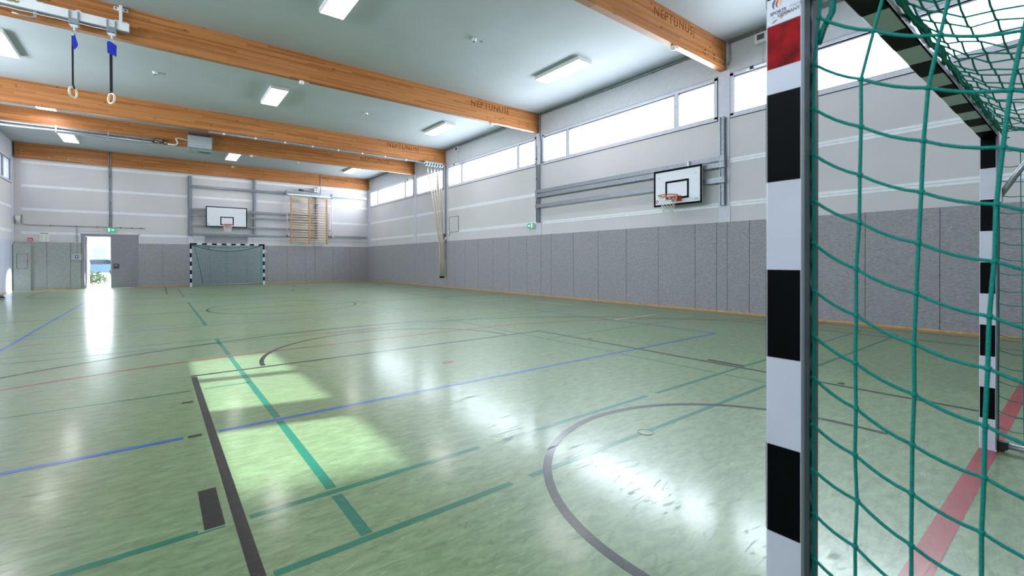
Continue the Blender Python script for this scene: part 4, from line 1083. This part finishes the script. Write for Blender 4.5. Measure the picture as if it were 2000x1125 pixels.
for x in (-1.3, 1.3):
    for y in (-.75, .75): one('wheel', lambda q: q.lathe([(.12, -.1), (.33, -.09), (.33, .09), (.12, .1)], (x, y, .33), M['rubber'], 18, 'y'), parent=t)
rnd = random.Random(3)
for k, (x, y, lab) in enumerate(((-2.75, 33.5, 'leafy shrub outside, right side of the view through the open door'), (-3.35, 35.5, 'leafy shrub outside, left side of the view through the open door'))):
    b = MB()
    for i in range(420):
        a = rnd.uniform(0, 2 * PI); r = .62 * rnd.random() ** .4; z = rnd.uniform(.05, .72); r *= (1 - .5 * (z / .8) ** 2)
        c = Vector((r * math.cos(a), r * math.sin(a), z)); d1 = Vector((rnd.uniform(-1, 1), rnd.uniform(-1, 1), rnd.uniform(-.4, 1))).normalized(); d2 = d1.orthogonal().normalized(); s = rnd.uniform(.05, .09)
        b.add([c - d1 * s, c + d2 * s * .5, c + d1 * s, c - d2 * s * .5], [(0, 1, 2, 3)], M['leaf'])
    t = thing('shrub', lab, 'shrub', (x, y, -.03), 0, 'shrubs outside the door')
    b.build('foliage', parent=t)
    one('stem', lambda q: [q.tube([(0, 0, 0), (.1 * math.cos(j * 2), .1 * math.sin(j * 2), .25), (.25 * math.cos(j * 2), .25 * math.sin(j * 2), .5)], [.02, .015, .006], M['barwood'], 6) for j in range(4)], parent=t)

one('trim_14', lambda q: q.box((-8.4, 24.5, -.1), (-8.0, 62, 7.6), M['shade']), kind='structure')   # added wall that dims the far left window, shade put into its colour
# ================================================================== LIGHT
w = bpy.data.worlds.new('sky'); scn.world = w; w.use_nodes = True
nt = w.node_tree; nt.nodes.clear()
wo_ = nt.nodes.new('ShaderNodeOutputWorld'); bg = nt.nodes.new('ShaderNodeBackground')
tc = nt.nodes.new('ShaderNodeTexCoord'); sp = nt.nodes.new('ShaderNodeSeparateXYZ'); rp_ = nt.nodes.new('ShaderNodeValToRGB')
nt.links.new(tc.outputs['Generated'], sp.inputs[0]); nt.links.new(sp.outputs['Z'], rp_.inputs[0]); nt.links.new(rp_.outputs[0], bg.inputs['Color'])
rp_.color_ramp.elements[0].color = (.86, .91, 1.0, 1); rp_.color_ramp.elements[1].color = (.70, .82, 1, 1)
bg.inputs['Strength'].default_value = 5.0
nt.links.new(bg.outputs[0], wo_.inputs['Surface'])

def portal(loc, rot, sx, sy):
    l = bpy.data.lights.new('window_portal', 'AREA'); l.shape = 'RECTANGLE'; l.size = sx; l.size_y = sy; l.cycles.is_portal = True
    o = bpy.data.objects.new('window_portal', l); COL.objects.link(o); o.location = loc; o.rotation_euler = rot
for y0, y1 in BAYS:
    portal((XR + .32, (y0 + y1) / 2, (WZ0 + WZ1) / 2), (0, PI / 2, 0), WZ1 - WZ0, y1 - y0)
    portal((XL - .32, (y0 + y1) / 2, (WZ0 + WZ1) / 2), (0, -PI / 2, 0), WZ1 - WZ0, y1 - y0)
portal(((DX0 + DX1) / 2 - .4, YF + .32, DZ / 2), (-PI / 2, 0, 0), 1.0, DZ)
def day(loc, rot, sx, sy, L):      # daylight standing in each window
    l = bpy.data.lights.new('window_daylight', 'AREA'); l.shape = 'RECTANGLE'; l.size = sx; l.size_y = sy; l.energy = L * PI * sx * sy; l.color = (.82, .90, 1)
    o = bpy.data.objects.new('window_daylight', l); COL.objects.link(o); o.location = loc; o.rotation_euler = rot
for y0, y1 in BAYS:
    day((XR + .31, (y0 + y1) / 2, (WZ0 + WZ1) / 2), (0, PI / 2, 0), WZ1 - WZ0, y1 - y0, 17)
    if y0 < 21: day((XL - .31, (y0 + y1) / 2, (WZ0 + WZ1) / 2), (0, -PI / 2, 0), WZ1 - WZ0, y1 - y0, 17)
day((-2.05, YF + .33, 1.15), (-PI / 2, 0, 0), .9, 2.25, 11)
# low sun through the left windows onto the key
sl = bpy.data.lights.new('sun_beam', 'SPOT'); sl.energy = 190000; sl.spot_size = math.radians(6.0); sl.spot_blend = .12; sl.shadow_soft_size = .2; sl.color = (.82, .90, 1)
so = bpy.data.objects.new('sun_beam', sl); COL.objects.link(so)
tgt = Vector((.8, 4.75, 0)); dr = Vector((.735, -.155, -.66)).normalized(); so.location = tgt - dr * 40
so.rotation_euler = dr.to_track_quat('-Z', 'Y').to_euler()

# daylight slipping in past the open door leaf onto the left wall
dl = bpy.data.lights.new('door_light', 'SPOT'); dl.energy = 5000; dl.spot_size = math.radians(22); dl.spot_blend = 1; dl.shadow_soft_size = .04; dl.color = (.82, .90, 1)
do = bpy.data.objects.new('door_light', dl); COL.objects.link(do); do.location = (-.9, 28.22, .6)
do.rotation_euler = (Vector((-4.66, 26.95, .25)) - Vector((-.9, 28.22, .6))).to_track_quat('-Z', 'Y').to_euler()

# ================================================================== CAMERA
cd = bpy.data.cameras.new('camera'); cam = bpy.data.objects.new('camera', cd); COL.objects.link(cam)
Rv, Uv, Fv = Vector((.78904165, -.61433193, -.00309049)), Vector((.00597923, .00264912, .99997862)), Vector((.61431061, .78904326, -.0057635))
mw = Matrix((Rv, Uv, -Fv)).transposed().to_4x4(); mw.translation = (0, 0, 1.2237); cam.matrix_world = mw
cd.sensor_width = 36; cd.lens = 891.86 * 36 / 2000; cd.shift_y = -(562.5 - 513.1) / 2000; cd.clip_start = .05; cd.clip_end = 300
cd.dof.use_dof = True; cd.dof.focus_distance = 9; cd.dof.aperture_fstop = 5.6
scn.camera = cam

# ================================================================== RENDER LOOK
scn.view_settings.view_transform = 'Standard'; scn.view_settings.look = 'None'; scn.view_settings.exposure = 0.42; scn.view_settings.gamma = 1.0
c = scn.cycles
c.use_denoising = True; c.denoiser = 'OPENIMAGEDENOISE'; c.max_bounces = 8; c.diffuse_bounces = 5; c.glossy_bounces = 3; c.transmission_bounces = 4; c.transparent_max_bounces = 8
c.sample_clamp_indirect = 6.0; c.caustics_reflective = False; c.caustics_refractive = False; c.use_adaptive_sampling = True; c.adaptive_threshold = 0.02
